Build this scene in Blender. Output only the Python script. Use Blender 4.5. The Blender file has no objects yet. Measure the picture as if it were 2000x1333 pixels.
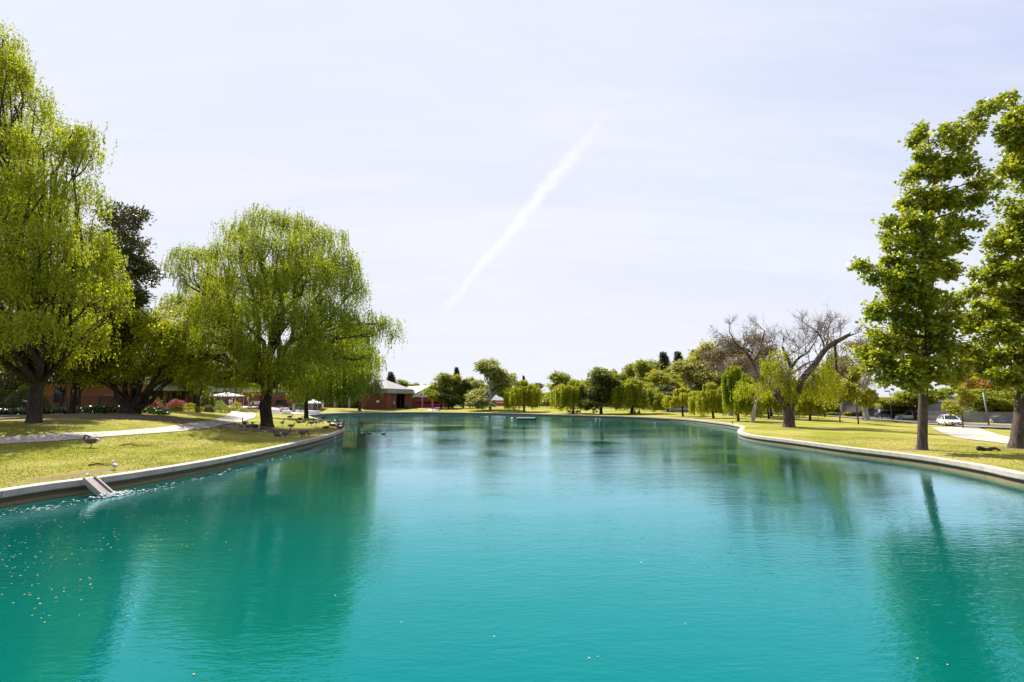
import bpy, bmesh, math, random
import numpy as np
from mathutils import Vector, Matrix
from mathutils.geometry import delaunay_2d_cdt

rng = np.random.default_rng(11)
random.seed(5)
C = bpy.context.scene.collection
SC = bpy.context.scene
R = math.radians

# ------------------------------------------------------------------ camera
EYE = Vector((0.0, 0.0, 3.2))
PITCH = math.atan((785 - 666.5) / 1000.0)
cam_d = bpy.data.cameras.new('camera'); cam_d.lens = 18.0; cam_d.sensor_width = 36.0
cam_d.clip_start = 0.1; cam_d.clip_end = 20000
cam = bpy.data.objects.new('camera', cam_d); C.objects.link(cam)
cam.location = EYE; cam.rotation_euler = (math.pi / 2 + PITCH, 0, 0)
SC.camera = cam

# ------------------------------------------------------------------ light
SUN_EL = R(51)
TO_SUN_H = Vector((-0.50, 0.87, 0)).normalized()
TO_SUN = Vector((TO_SUN_H.x * math.cos(SUN_EL), TO_SUN_H.y * math.cos(SUN_EL), math.sin(SUN_EL)))
sd = bpy.data.lights.new('sun', 'SUN'); sd.energy = 4.7; sd.angle = R(0.53); sd.color = (1.0, 0.95, 0.87)
sun = bpy.data.objects.new('sun', sd); C.objects.link(sun)
sun.rotation_euler = (-TO_SUN).to_track_quat('-Z', 'Y').to_euler()
SC.view_settings.view_transform = 'Standard'; SC.view_settings.look = 'None'
SC.view_settings.exposure = 1.18; SC.view_settings.gamma = 1.0
SC.view_settings.use_curve_mapping = False
SC.cycles.max_bounces = 8; SC.cycles.transparent_max_bounces = 8
SC.cycles.caustics_reflective = False; SC.cycles.caustics_refractive = False

def rayd(u, v):
    x = (u - 1000) / 1000.0; y = (666.5 - v) / 1000.0
    c, s = math.cos(PITCH), math.sin(PITCH)
    return Vector((x, c - y * s, s + y * c))
def at(u, v, Y):
    d = rayd(u, v); k = Y / d.y
    return EYE + d * k

# ------------------------------------------------------------------ node helpers
def sock(nt, s, val):
    if isinstance(val, bpy.types.NodeSocket): nt.links.new(val, s)
    else:
        if hasattr(s, 'default_value'):
            if s.type == 'RGBA' and len(val) == 3: val = (*val, 1)
            s.default_value = val
def node(nt, typ, ins=None, **props):
    n = nt.nodes.new(typ)
    for k, v in props.items(): setattr(n, k, v)
    for k, v in (ins or {}).items(): sock(nt, n.inputs[k], v)
    return n
def mth(nt, op, a, b=None, c=None, clamp=False):
    n = nt.nodes.new('ShaderNodeMath'); n.operation = op; n.use_clamp = clamp
    sock(nt, n.inputs[0], a)
    if b is not None: sock(nt, n.inputs[1], b)
    if c is not None: sock(nt, n.inputs[2], c)
    return n.outputs[0]
def vmth(nt, op, a, b=None, out=0):
    n = nt.nodes.new('ShaderNodeVectorMath'); n.operation = op
    sock(nt, n.inputs[0], a)
    if b is not None: sock(nt, n.inputs[1], b)
    return n.outputs[1] if op in ('DOT_PRODUCT', 'LENGTH') else n.outputs[0]
def ramp(nt, fac, stops, interp='LINEAR'):
    n = nt.nodes.new('ShaderNodeValToRGB'); cr = n.color_ramp; cr.interpolation = interp
    while len(cr.elements) < len(stops): cr.elements.new(0.5)
    for e, (p, c) in zip(cr.elements, stops):
        e.position = p; e.color = (*c, 1) if len(c) == 3 else c
    sock(nt, n.inputs[0], fac)
    return n.outputs[0]
def mixc(nt, fac, a, b, blend='MIX'):
    n = nt.nodes.new('ShaderNodeMix'); n.data_type = 'RGBA'; n.blend_type = blend
    sock(nt, n.inputs[0], fac); sock(nt, n.inputs[6], a); sock(nt, n.inputs[7], b)
    return n.outputs[2]
def maprange(nt, val, a, b, c=0.0, d=1.0, smooth=True):
    n = nt.nodes.new('ShaderNodeMapRange')
    if smooth: n.interpolation_type = 'SMOOTHSTEP'
    for i, x in enumerate((val, a, b, c, d)): sock(nt, n.inputs[i], x)
    return n.outputs[0]
def noise(nt, vec, scale, detail=4, rough=0.55, dist=0.0):
    n = node(nt, 'ShaderNodeTexNoise', {'Vector': vec, 'Scale': scale, 'Detail': detail, 'Roughness': rough, 'Distortion': dist})
    return n.outputs[0]
def mapping(nt, vec, scale=(1, 1, 1), rot=(0, 0, 0)):
    return node(nt, 'ShaderNodeMapping', {'Vector': vec, 'Scale': scale, 'Rotation': rot}).outputs[0]

# ------------------------------------------------------------------ sky
SKY_STRENGTH = 0.11
wd = bpy.data.worlds.new('World'); SC.world = wd; wd.use_nodes = True
nt = wd.node_tree; nt.nodes.clear()
sky = node(nt, 'ShaderNodeTexSky', sky_type='NISHITA', sun_disc=False, sun_elevation=SUN_EL,
           sun_rotation=math.atan2(TO_SUN_H.x, TO_SUN_H.y), air_density=1.0, dust_density=2.2, ozone_density=1.6, altitude=30)
gen = node(nt, 'ShaderNodeTexCoord').outputs['Generated']
dirn = vmth(nt, 'NORMALIZE', gen)
sep = node(nt, 'ShaderNodeSeparateXYZ', {0: dirn})
zc = mth(nt, 'ADD', mth(nt, 'MAXIMUM', sep.outputs[2], 0.0), 0.22)
pl = node(nt, 'ShaderNodeCombineXYZ', {0: mth(nt, 'DIVIDE', sep.outputs[0], zc), 1: mth(nt, 'DIVIDE', sep.outputs[1], zc), 2: 0.0}).outputs[0]
c1 = noise(nt, mapping(nt, pl, (0.45, 1.5, 1), (0, 0, R(-22))), 1.3, 6, 0.6, 0.8)
c2 = noise(nt, mapping(nt, pl, (0.9, 5.0, 1), (0, 0, R(-18))), 1.4, 7, 0.65, 1.2)
wisp = mth(nt, 'ADD', mth(nt, 'MULTIPLY', c1, 0.75), mth(nt, 'MULTIPLY', c2, 0.35))
wispf = maprange(nt, wisp, 0.42, 0.74, 0.0, 1.0)
# thin high veil, thicker towards the sun and the horizon
sdot = vmth(nt, 'DOT_PRODUCT', dirn, tuple(TO_SUN))
veil = maprange(nt, sdot, 0.1, 1.0, 0.42, 0.85)
hor = maprange(nt, sep.outputs[2], 0.0, 0.55, 0.5, 0.0)
base_f = mth(nt, 'ADD', veil, hor, clamp=True)
fac = 0.90
k = 1.0 / SKY_STRENGTH
toward = maprange(nt, sdot, 0.15, 0.95)
low_f = maprange(nt, sep.outputs[2], 0.55, 0.02)
vc = mixc(nt, toward, (0.245 * k, 0.276 * k, 0.408 * k), (0.360 * k, 0.376 * k, 0.440 * k))
vc = mixc(nt, mth(nt, 'MULTIPLY', low_f, 0.85), vc, (0.405 * k, 0.412 * k, 0.440 * k))
veilc = mixc(nt, mth(nt, 'MULTIPLY', wispf, 0.72), vc, (0.415 * k, 0.42 * k, 0.445 * k))
skyc = mixc(nt, 1.0, sky.outputs[0], (0.40 * k, 0.415 * k, 0.50 * k), 'DARKEN')   # the haze round the sun is thin here
col = mixc(nt, fac, skyc, veilc)
# contrail: a long frayed band of ice cloud along one great circle
dA = rayd(858, 618).normalized(); dB = rayd(1200, 205).normalized()
nrm = dA.cross(dB).normalized(); tang = (dB - dA).normalized()
tA, tB = tang.dot(dA), tang.dot(dB)
wob = mth(nt, 'SUBTRACT', noise(nt, dirn, 7.0, 3, 0.5), 0.5)
fray = mth(nt, 'SUBTRACT', noise(nt, mapping(nt, dirn, (1, 1, 1)), 38.0, 6, 0.7, 0.6), 0.5)
dd = mth(nt, 'ADD', vmth(nt, 'DOT_PRODUCT', dirn, tuple(nrm)), mth(nt, 'MULTIPLY', wob, 0.018))
dd = mth(nt, 'ABSOLUTE', mth(nt, 'ADD', dd, mth(nt, 'MULTIPLY', fray, 0.024)))
al = maprange(nt, vmth(nt, 'DOT_PRODUCT', dirn, tuple(tang)), tA, tB, 0, 1, smooth=False)
wid = ramp(nt, al, [(0.0, (.010,) * 3), (0.3, (.013,) * 3), (0.7, (.021,) * 3), (1.0, (.010,) * 3)])
core = maprange(nt, dd, wid, 0.0, 0.0, 1.0)
ends = ramp(nt, al, [(0.0, (0,) * 3), (0.05, (.4,) * 3), (0.3, (.5,) * 3), (0.72, (.58,) * 3), (0.9, (.25,) * 3), (1.0, (0,) * 3)])
streak = maprange(nt, noise(nt, dirn, 30.0, 5, 0.65), 0.3, 0.62, 0.45, 1.0)
ctf = mth(nt, 'MULTIPLY', mth(nt, 'MULTIPLY', core, ends), streak)
col = mixc(nt, ctf, col, (0.49 * k, 0.49 * k, 0.50 * k))
bg = node(nt, 'ShaderNodeBackground', {'Color': col, 'Strength': SKY_STRENGTH})
wo = node(nt, 'ShaderNodeOutputWorld', {'Surface': bg.outputs[0]})

# ------------------------------------------------------------------ scene-object helpers
def tag(o, label=None, cat=None, group=None, kind=None):
    if label: o['label'] = label
    if cat: o['category'] = cat
    if group: o['group'] = group
    if kind: o['kind'] = kind
    return o
def thing(name, label, cat, loc=(0, 0, 0), rz=0.0, group=None):
    o = bpy.data.objects.new(name, None); C.objects.link(o); o.empty_display_size = 0.3
    o.location = loc; o.rotation_euler = (0, 0, rz)
    return tag(o, label, cat, group)
def link(name, me, parent=None, mats=()):
    o = bpy.data.objects.new(name, me); C.objects.link(o)
    for m in mats: me.materials.append(m)
    if parent: o.parent = parent
    return o
def dup(root, loc=None, rz=None, label=None, group=None, scale=None):
    r = root.copy(); C.objects.link(r)
    if loc is not None: r.location = loc
    if rz is not None: r.rotation_euler = (0, 0, rz)
    if scale is not None: r.scale = scale
    if label: r['label'] = label
    if group: r['group'] = group
    for ch in list(root.children):
        c = ch.copy(); C.objects.link(c); c.parent = r
        for g in list(ch.children):
            d = g.copy(); C.objects.link(d); d.parent = c
    return r

class MB:
    def __init__(s): s.v = []; s.f = []; s.m = []
    def add(s, vs, fs, mi=0):
        b = len(s.v); s.v.extend([tuple(p) for p in vs])
        for f in fs: s.f.append(tuple(i + b for i in f)); s.m.append(mi)
        return s
    def box(s, x0, x1, y0, y1, z0, z1, M=None, mi=0):
        vs = [Vector(p) for p in ((x0, y0, z0), (x1, y0, z0), (x1, y1, z0), (x0, y1, z0), (x0, y0, z1), (x1, y0, z1), (x1, y1, z1), (x0, y1, z1))]
        if M: vs = [M @ p for p in vs]
        return s.add(vs, [(3, 2, 1, 0), (4, 5, 6, 7), (0, 1, 5, 4), (1, 2, 6, 5), (2, 3, 7, 6), (3, 0, 4, 7)], mi)
    def prism(s, poly, z0, z1, mi=0):
        n = len(poly)
        vs = [(p[0], p[1], z0) for p in poly] + [(p[0], p[1], z1) for p in poly]
        fs = [tuple(range(n - 1, -1, -1)), tuple(range(n, 2 * n))] + [(i, (i + 1) % n, n + (i + 1) % n, n + i) for i in range(n)]
        return s.add(vs, fs, mi)
    def tube(s, pts, rad, n=8, mi=0, cap=True, sx=1.0):
        pts = [Vector(p) for p in pts]
        if not hasattr(rad, '__len__'): rad = [rad] * len(pts)
        t0 = (pts[1] - pts[0]).normalized()
        ref = Vector((1, 0, 0)) if abs(t0.x) < 0.8 else Vector((0, 1, 0))
        nn = t0.cross(ref).normalized(); vs = []
        for i, p in enumerate(pts):
            t = (pts[min(i + 1, len(pts) - 1)] - pts[max(i - 1, 0)]).normalized()
            nn = (nn - t * nn.dot(t)).normalized(); b = t.cross(nn)
            for k in range(n):
                a = 2 * math.pi * k / n
                vs.append(p + (nn * math.cos(a) + b * math.sin(a) * sx) * rad[i])
        fs = []
        for i in range(len(pts) - 1):
            for k in range(n):
                fs.append((i * n + k, i * n + (k + 1) % n, (i + 1) * n + (k + 1) % n, (i + 1) * n + k))
        if cap:
            fs.append(tuple(range(n - 1, -1, -1))); fs.append(tuple((len(pts) - 1) * n + k for k in range(n)))
        return s.add(vs, fs, mi)
    def cyl(s, c, r, z0, z1, n=16, mi=0, r2=None):
        return s.tube([(c[0], c[1], z0), (c[0], c[1], z1)], [r, r if r2 is None else r2], n, mi)
    def ball(s, c, r, n=10, m=6, mi=0):
        vs = []; fs = []
        for i in range(1, m):
            a = math.pi * i / m
            for k in range(n):
                b = 2 * math.pi * k / n
                vs.append((c[0] + r[0] * math.sin(a) * math.cos(b), c[1] + r[1] * math.sin(a) * math.sin(b), c[2] + r[2] * math.cos(a)))
        for i in range(m - 2):
            for k in range(n): fs.append((i * n + k, (i + 1) * n + k, (i + 1) * n + (k + 1) % n, i * n + (k + 1) % n))
        vs.append((c[0], c[1], c[2] + r[2])); vs.append((c[0], c[1], c[2] - r[2])); t = len(vs) - 2
        for k in range(n):
            fs.append((t, k, (k + 1) % n)); fs.append((t + 1, (m - 2) * n + (k + 1) % n, (m - 2) * n + k))
        return s.add(vs, fs, mi)
    def mesh(s, name, smooth=False):
        me = bpy.data.meshes.new(name); me.from_pydata(s.v, [], s.f)
        if any(s.m): me.polygons.foreach_set('material_index', s.m)
        if smooth: me.polygons.foreach_set('use_smooth', [True] * len(s.f))
        me.update(); return me
    def build(s, name, mats, parent=None, smooth=False, bevel=0):
        if not isinstance(mats, (list, tuple)): mats = [mats]
        o = link(name, s.mesh(name, smooth), parent, mats)
        if bevel:
            b = o.modifiers.new('bevel', 'BEVEL'); b.width = bevel; b.segments = 2; b.limit_method = 'ANGLE'
        return o

# ------------------------------------------------------------------ materials
def new_mat(name):
    m = bpy.data.materials.new(name); m.use_nodes = True; m.node_tree.nodes.clear()
    return m, m.node_tree
def finish(nt, sh): node(nt, 'ShaderNodeOutputMaterial', {'Surface': sh})
def mat(name, c1, c2=None, scale=6.0, rough=0.7, bump=0.0, metal=0.0, spec=0.5, bscale=None, detail=5):
    m, nt = new_mat(name)
    c2 = c2 or tuple(x * 0.85 for x in c1)
    oc = node(nt, 'ShaderNodeTexCoord').outputs['Object']
    nz = noise(nt, oc, scale, detail, 0.6)
    col = ramp(nt, nz, [(0.32, c1), (0.68, c2)])
    p = node(nt, 'ShaderNodeBsdfPrincipled', {'Base Color': col, 'Roughness': rough, 'Metallic': metal, 'Specular IOR Level': spec})
    if bump:
        b = node(nt, 'ShaderNodeBump', {'Height': noise(nt, oc, bscale or scale * 3, 6, 0.65), 'Strength': 0.8, 'Distance': bump})
        sock(nt, p.inputs['Normal'], b.outputs[0])
    finish(nt, p.outputs[0]); return m
def leaf_mat(name, cols, trans=0.45, tcol=None, rough=0.5, spec=0.22, vary=1.0):
    m, nt = new_mat(name)
    rnd = node(nt, 'ShaderNodeNewGeometry').outputs['Random Per Island']
    n = len(cols)
    col = ramp(nt, rnd, [(i / max(1, n - 1), c) for i, c in enumerate(cols)])
    oc = node(nt, 'ShaderNodeTexCoord').outputs['Object']
    col = mixc(nt, maprange(nt, noise(nt, oc, 0.45, 3), 0.35, 0.65), col, mixc(nt, 0.5, col, (.92, 1.0, 0.5), 'MULTIPLY'))
    oi = node(nt, 'ShaderNodeObjectInfo').outputs['Random']
    col = mixc(nt, vary, col, ramp(nt, oi, [(0, (.86, .92, .9)), (.5, (1.05, 1.03, 1.0)), (1, (1.22, 1.12, .95))]), 'MULTIPLY')
    p = node(nt, 'ShaderNodeBsdfPrincipled', {'Base Color': col, 'Roughness': rough, 'Specular IOR Level': spec})
    tc = mixc(nt, 1.0, col, tcol or (1.28, 1.26, 0.48), 'MULTIPLY')
    t = node(nt, 'ShaderNodeBsdfTranslucent', {'Color': tc})
    mx = node(nt, 'ShaderNodeMixShader', {0: trans, 1: p.outputs[0], 2: t.outputs[0]})
    finish(nt, mx.outputs[0]); return m
def brick_mat(name, c1, c2, mortar, bw=0.42, bh=0.14):
    m, nt = new_mat(name)
    oc = node(nt, 'ShaderNodeTexCoord').outputs['Object']
    s = node(nt, 'ShaderNodeSeparateXYZ', {0: oc})
    v = node(nt, 'ShaderNodeCombineXYZ', {0: mth(nt, 'ADD', s.outputs[0], s.outputs[1]), 1: s.outputs[2], 2: 0.0}).outputs[0]
    br = node(nt, 'ShaderNodeTexBrick', {'Vector': v, 'Color1': c1, 'Color2': c2, 'Mortar': mortar, 'Scale': 1.0,
              'Mortar Size': 0.012, 'Brick Width': bw, 'Row Height': bh})
    col = mixc(nt, maprange(nt, noise(nt, oc, 0.8, 5), 0.3, 0.7, 0, 0.35), br.outputs[0], tuple(x * 0.55 for x in c1))
    p = node(nt, 'ShaderNodeBsdfPrincipled', {'Base Color': col, 'Roughness': 0.85, 'Specular IOR Level': 0.2})
    b = node(nt, 'ShaderNodeBump', {'Height': br.outputs[1], 'Strength': 0.5, 'Distance': 0.008}); b.invert = True
    sock(nt, p.inputs['Normal'], b.outputs[0])
    finish(nt, p.outputs[0]); return m
def bark_mat(name, c1, c2, sc=7.0):
    m, nt = new_mat(name)
    oc = node(nt, 'ShaderNodeTexCoord').outputs['Object']
    v = mapping(nt, oc, (1, 1, 0.22))
    nz = noise(nt, v, sc, 7, 0.7, 0.7)
    big = noise(nt, oc, 1.3, 3)
    col = mixc(nt, maprange(nt, nz, 0.35, 0.65), c1, c2)
    col = mixc(nt, maprange(nt, big, 0.4, 0.7, 0, 0.4), col, tuple(x * 1.6 for x in c2))
    p = node(nt, 'ShaderNodeBsdfPrincipled', {'Base Color': col, 'Roughness': 0.9, 'Specular IOR Level': 0.15})
    b = node(nt, 'ShaderNodeBump', {'Height': nz, 'Strength': 1.0, 'Distance': 0.06})
    sock(nt, p.inputs['Normal'], b.outputs[0])
    finish(nt, p.outputs[0]); return m

M = {}
M['bark'] = bark_mat('bark', (.045, .035, .027), (.105, .085, .068))
M['bark_dark'] = bark_mat('bark_dark', (.022, .017, .013), (.055, .043, .034))
M['bark_pale'] = bark_mat('bark_pale', (.20, .18, .155), (.42, .39, .35))
M['deadwood'] = bark_mat('deadwood', (.036, .027, .022), (.105, .083, .068))
M['twig'] = mat('twig', (.25, .195, .17), (.15, .115, .10), 3, .9)
M['leaf_willow_near'] = leaf_mat('leaf_willow_near', [(0.1077, 0.1548, 0.0113), (0.1832, 0.2352, 0.0171), (0.2693, 0.3098, 0.0227), (0.3339, 0.3555, 0.0473)], .55)
M['leaf_willow_big'] = leaf_mat('leaf_willow_big', [(0.1037, 0.1486, 0.0132), (0.1660, 0.2203, 0.0189), (0.2385, 0.2808, 0.0265), (0.3008, 0.3193, 0.0426)], .55)
M['leaf_willow_bright'] = leaf_mat('leaf_willow_bright', [(0.1907, 0.2322, 0.0155), (0.2670, 0.3019, 0.0189), (0.3560, 0.3599, 0.0275)], .5)
M['leaf_willow_yellow'] = leaf_mat('leaf_willow_yellow', [(0.2993, 0.3225, 0.0155), (0.3866, 0.3741, 0.0172), (0.4489, 0.4257, 0.0241)], .45)
M['leaf_magnolia'] = leaf_mat('leaf_magnolia', [(0.0326, 0.0548, 0.0144), (0.0581, 0.0806, 0.0217), (0.1277, 0.1047, 0.0337), (0.1858, 0.1613, 0.0482)], .22, (1.2, 1.0, .5), .3, .5)
M['leaf_yellowgreen'] = leaf_mat('leaf_yellowgreen', [(0.1540, 0.2005, 0.0103), (0.3080, 0.3343, 0.0155), (0.5082, 0.5016, 0.0189)], .5)
M['leaf_sweetgum'] = leaf_mat('leaf_sweetgum', [(0.1256, 0.1760, 0.0103), (0.1954, 0.2384, 0.0138), (0.2791, 0.3009, 0.0189), (0.3769, 0.3519, 0.0344)], .5, rough=.35, spec=.45, vary=0.0)
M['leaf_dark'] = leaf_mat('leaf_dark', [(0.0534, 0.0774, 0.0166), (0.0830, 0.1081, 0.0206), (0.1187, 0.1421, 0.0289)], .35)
M['leaf_mid'] = leaf_mat('leaf_mid', [(0.1453, 0.1789, 0.0242), (0.2180, 0.2476, 0.0295), (0.3052, 0.3096, 0.0469)], .45)
M['leaf_olive'] = leaf_mat('leaf_olive', [(0.1889, 0.2016, 0.0268), (0.2688, 0.2687, 0.0350), (0.3634, 0.3359, 0.0537)], .45)
M['leaf_pale'] = leaf_mat('leaf_pale', [(0.1806, 0.2000, 0.0603), (0.2838, 0.2838, 0.1074), (0.4258, 0.3999, 0.2146), (0.1547, 0.1741, 0.0469)], .4)
M['leaf_grey'] = leaf_mat('leaf_grey', [(0.0877, 0.0877, 0.0413), (0.1238, 0.1135, 0.0568), (0.1651, 0.1496, 0.0826)], .3)
M['leaf_brown'] = leaf_mat('leaf_brown', [(0.1376, 0.0989, 0.0731), (0.1892, 0.1462, 0.1118), (0.2580, 0.2064, 0.1634), (0.1204, 0.1032, 0.0516)], .3, (1.1, 1, .8))
M['leaf_orange'] = leaf_mat('leaf_orange', [(0.1204, 0.0860, 0.0258), (0.2580, 0.1462, 0.0258), (0.3612, 0.1892, 0.0258), (0.0860, 0.0946, 0.0172)], .4)
M['leaf_conifer'] = leaf_mat('leaf_conifer', [(0.0189, 0.0310, 0.0206), (0.0292, 0.0430, 0.0258), (0.0430, 0.0559, 0.0310)], .15)
M['leaf_ivy'] = leaf_mat('leaf_ivy', [(0.0215, 0.0430, 0.0103), (0.0344, 0.0645, 0.0129), (0.0645, 0.0989, 0.0258)], .2, rough=.28, spec=.6)
M['leaf_yellow'] = leaf_mat('leaf_yellow', [(0.2924, 0.2666, 0.0086), (0.3956, 0.3440, 0.0103), (0.2580, 0.2580, 0.0103)], .35)
M['leaf_lime'] = leaf_mat('leaf_lime', [(0.1548, 0.2150, 0.0103), (0.2236, 0.2838, 0.0138), (0.1118, 0.1548, 0.0103)], .35)
M['leaf_red'] = leaf_mat('leaf_red', [(0.1720, 0.0473, 0.0387), (0.2752, 0.0946, 0.0688), (0.3612, 0.1634, 0.1204)], .35, (1.2, .9, .8))
M['concrete'] = mat('concrete', (.34, .31, .27), (.25, .23, .20), 2.2, .85, .004, bscale=30)
M['path'] = mat('path_concrete', (.36, .315, .28), (.30, .26, .228), .9, .9, .0015, bscale=25)
M['asphalt'] = mat('asphalt', (.085, .085, .09), (.06, .06, .062), 3, .9, .004, bscale=60)
M['kerbstone'] = mat('kerbstone', (.46, .44, .41), (.36, .34, .32), 4, .85)
M['brick_red'] = brick_mat('brick_red', (.17, .055, .04), (.22, .075, .052), (.18, .12, .10))
M['brick_orange'] = brick_mat('brick_orange', (.22, .08, .046), (.26, .10, .058), (.20, .12, .09))
M['brick_purple'] = brick_mat('brick_purple', (.17, .065, .06), (.21, .08, .07), (.17, .12, .11))
M['roof_grey'] = mat('roof_grey', (.20, .19, .185), (.14, .135, .13), 1.2, .85, .01)
M['roof_pale'] = mat('roof_pale', (.48, .44, .41), (.42, .385, .36), 1.0, .8)
M['fascia'] = mat('fascia_panel', (.27, .26, .24), (.22, .21, .195), .8, .7)
M['white_paint'] = mat('white_paint', (.80, .78, .75), (.74, .72, .69), 1.0, .5)
M['white_wall'] = mat('white_wall', (.72, .70, .66), (.66, .64, .60), .6, .8)
M['grey_wall'] = mat('grey_wall', (.36, .36, .385), (.31, .31, .33), .5, .8)
M['cream'] = mat('cream_paint', (.52, .45, .38), (.45, .39, .32), .8, .8)
M['red_paint'] = mat('red_paint', (.34, .022, .03), (.28, .018, .024), .8, .45)
M['black_metal'] = mat('black_metal', (.014, .013, .014), (.02, .018, .018), 5, .5)
M['grey_metal'] = mat('grey_metal', (.20, .21, .24), (.17, .18, .20), 3, .5)
M['dark_glass'] = mat('dark_glass', (.012, .014, .017), (.02, .022, .026), .7, .08, spec=.6)
M['canvas'] = mat('canvas', (.82, .82, .84), (.77, .77, .80), 2, .7)
M['wood_grey'] = mat('wood_grey', (.42, .40, .38), (.30, .28, .26), 4, .85, .004)
M['wood_brown'] = mat('wood_brown', (.10, .06, .035), (.07, .04, .025), 5, .8)
M['rubber'] = mat('rubber', (.018, .018, .018), (.025, .025, .025), 6, .8)
M['silver'] = mat('silver_rim', (.55, .55, .57), (.45, .45, .47), 6, .35, metal=.7)
M['skin'] = mat('skin', (.48, .29, .21), (.43, .25, .18), 3, .55)
M['hair_dark'] = mat('hair_dark', (.025, .018, .013), (.04, .028, .02), 9, .6)
M['soil'] = mat('soil', (.16, .11, .075), (.11, .075, .05), 2.5, .95, .02)
# ------------------------------------------------------------------ shoreline
Z0 = 0.5                                   # height of the wall top over the water
def zp(u, v, z):
    d = rayd(u, v); k = (z - EYE.z) / d.z
    p = EYE + d * k
    return (p.x, p.y)
ctrl = [(-31, -30), (-22, -8), (-17.2, 6)]
ctrl += [zp(u, v, Z0) for u, v in ((0, 959), (99, 944), (214, 930), (400, 901), (530, 875), (600, 860), (642, 849.5), (664, 842), (672, 837),
        (668, 832.5), (650, 826), (625, 819), (607, 814), (602, 811.6), (612, 809.8), (645, 807.7), (700, 806.3), (800, 805.4), (900, 805.9),
        (1000, 807.2), (1100, 809.9), (1240, 813.8), (1336, 818.2), (1400, 824.6), (1424, 827.6), (1440, 830.5), (1447, 833.5), (1444, 838), (1441, 843),
        (1452, 847), (1477, 851.5), (1551, 860.5), (1640, 872), (1745, 884), (1829, 895), (1934, 913), (2000, 927))]
ctrl += [(20.2, 10), (23, -6), (28, -30)]
def catmull(P, per=1.0):
    P = [Vector(p) for p in P]; out = []
    for i in range(len(P) - 1):
        a = P[i - 1] if i else P[0] * 2 - P[1]
        b, c = P[i], P[i + 1]
        d = P[i + 2] if i + 2 < len(P) else c * 2 - b
        n = max(2, int((c - b).length / per))
        t01 = max(1e-3, (b - a).length) ** .5; t12 = (c - b).length ** .5; t23 = max(1e-3, (d - c).length) ** .5
        m1 = (c - b + t12 * ((b - a) / t01 - (c - a) / (t01 + t12)))
        m2 = (c - b + t12 * ((d - c) / t23 - (d - b) / (t12 + t23)))
        for k in range(n):
            s = k / n
            out.append(b * (2 * s**3 - 3 * s**2 + 1) + m1 * (s**3 - 2 * s**2 + s) + c * (-2 * s**3 + 3 * s**2) + m2 * (s**3 - s**2))
    out.append(P[-1]); return out
shore = catmull(ctrl, 0.9)                 # runs up the left bank, round, and back down the right: land lies on its left
S2 = np.array([(p.x, p.y) for p in shore])
tn = np.gradient(S2, axis=0); tn /= np.linalg.norm(tn, axis=1)[:, None]
NRM = np.stack([-tn[:, 1], tn[:, 0]], 1)   # left of travel = landward
def offset(d):
    P = S2 + NRM * d
    for _ in range(2):
        Q = P.copy(); Q[1:-1] = (P[:-2] + P[1:-1] * 2 + P[2:]) / 4; P = Q
    return P
_A = np.vstack([S2, S2[:1]])
def shore_dist(P):
    P = np.atleast_2d(np.asarray(P, float)); out = np.empty(len(P))
    a = _A[:-1]; b = _A[1:]; ab = b - a; L = (ab**2).sum(1)
    for i in range(0, len(P), 4000):
        q = P[i:i + 4000, None, :]
        t = np.clip(((q - a) * ab).sum(2) / L, 0, 1)
        d = q - (a + ab * t[..., None])
        out[i:i + 4000] = np.sqrt((d**2).sum(2).min(1))
    return out
def in_pond(P):
    P = np.atleast_2d(np.asarray(P, float)); x, y = P[:, 0], P[:, 1]
    c = np.zeros(len(P), bool)
    for (x0, y0), (x1, y1) in zip(_A[:-1], _A[1:]):
        if y0 == y1: continue
        m = ((y0 > y) != (y1 > y)) & (x < (x1 - x0) * (y - y0) / (y1 - y0) + x0)
        c ^= m
    return c
AZ = [-180, -60, -45, -30, -25, -20, -10, 5, 14, 22, 28, 33, 38, 60, 180]
AM = [0.8, 1.4, 1.4, 1.7, 1.45, 0.9, 0.75, 0.75, 0.55, 0.25, 0.0, -0.3, -0.65, -0.4, 0.4]
def sstep(x, a, b):
    t = np.clip((x - a) / (b - a), 0, 1); return t * t * (3 - 2 * t)
def H(P):
    P = np.atleast_2d(np.asarray(P, float))
    s = shore_dist(P); s = np.where(in_pond(P), 0, s)
    az = np.degrees(np.arctan2(P[:, 0], P[:, 1]))
    A = np.interp(az, AZ, AM)
    lim = np.where(az < 5, 22, 34)
    h = 0.485 + A * sstep(s, 2.5, lim)
    h += 0.05 * np.sin(P[:, 0] * .21 + 1.3) * np.cos(P[:, 1] * .17) * sstep(s, 2, 8)
    return h
def h(x, y): return float(H([(x, y)])[0])
_Y = np.geomspace(8, 420, 1400)
def gp(u, v, dz=0.0):
    """where the line of sight through a picture point meets the ground"""
    d = rayd(u, v); k = _Y / d.y
    P = np.stack([d.x * k, _Y], 1); z = EYE.z + d.z * k
    m = np.nonzero(z <= H(P) + dz)[0]
    i = m[0] if len(m) else len(_Y) - 1
    return Vector((P[i, 0], P[i, 1], H(P[i:i + 1])[0] + dz))
def gD(u, Y):
    x = rayd(u, 785).x / rayd(u, 785).y * Y
    return Vector((x, Y, h(x, Y)))

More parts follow.
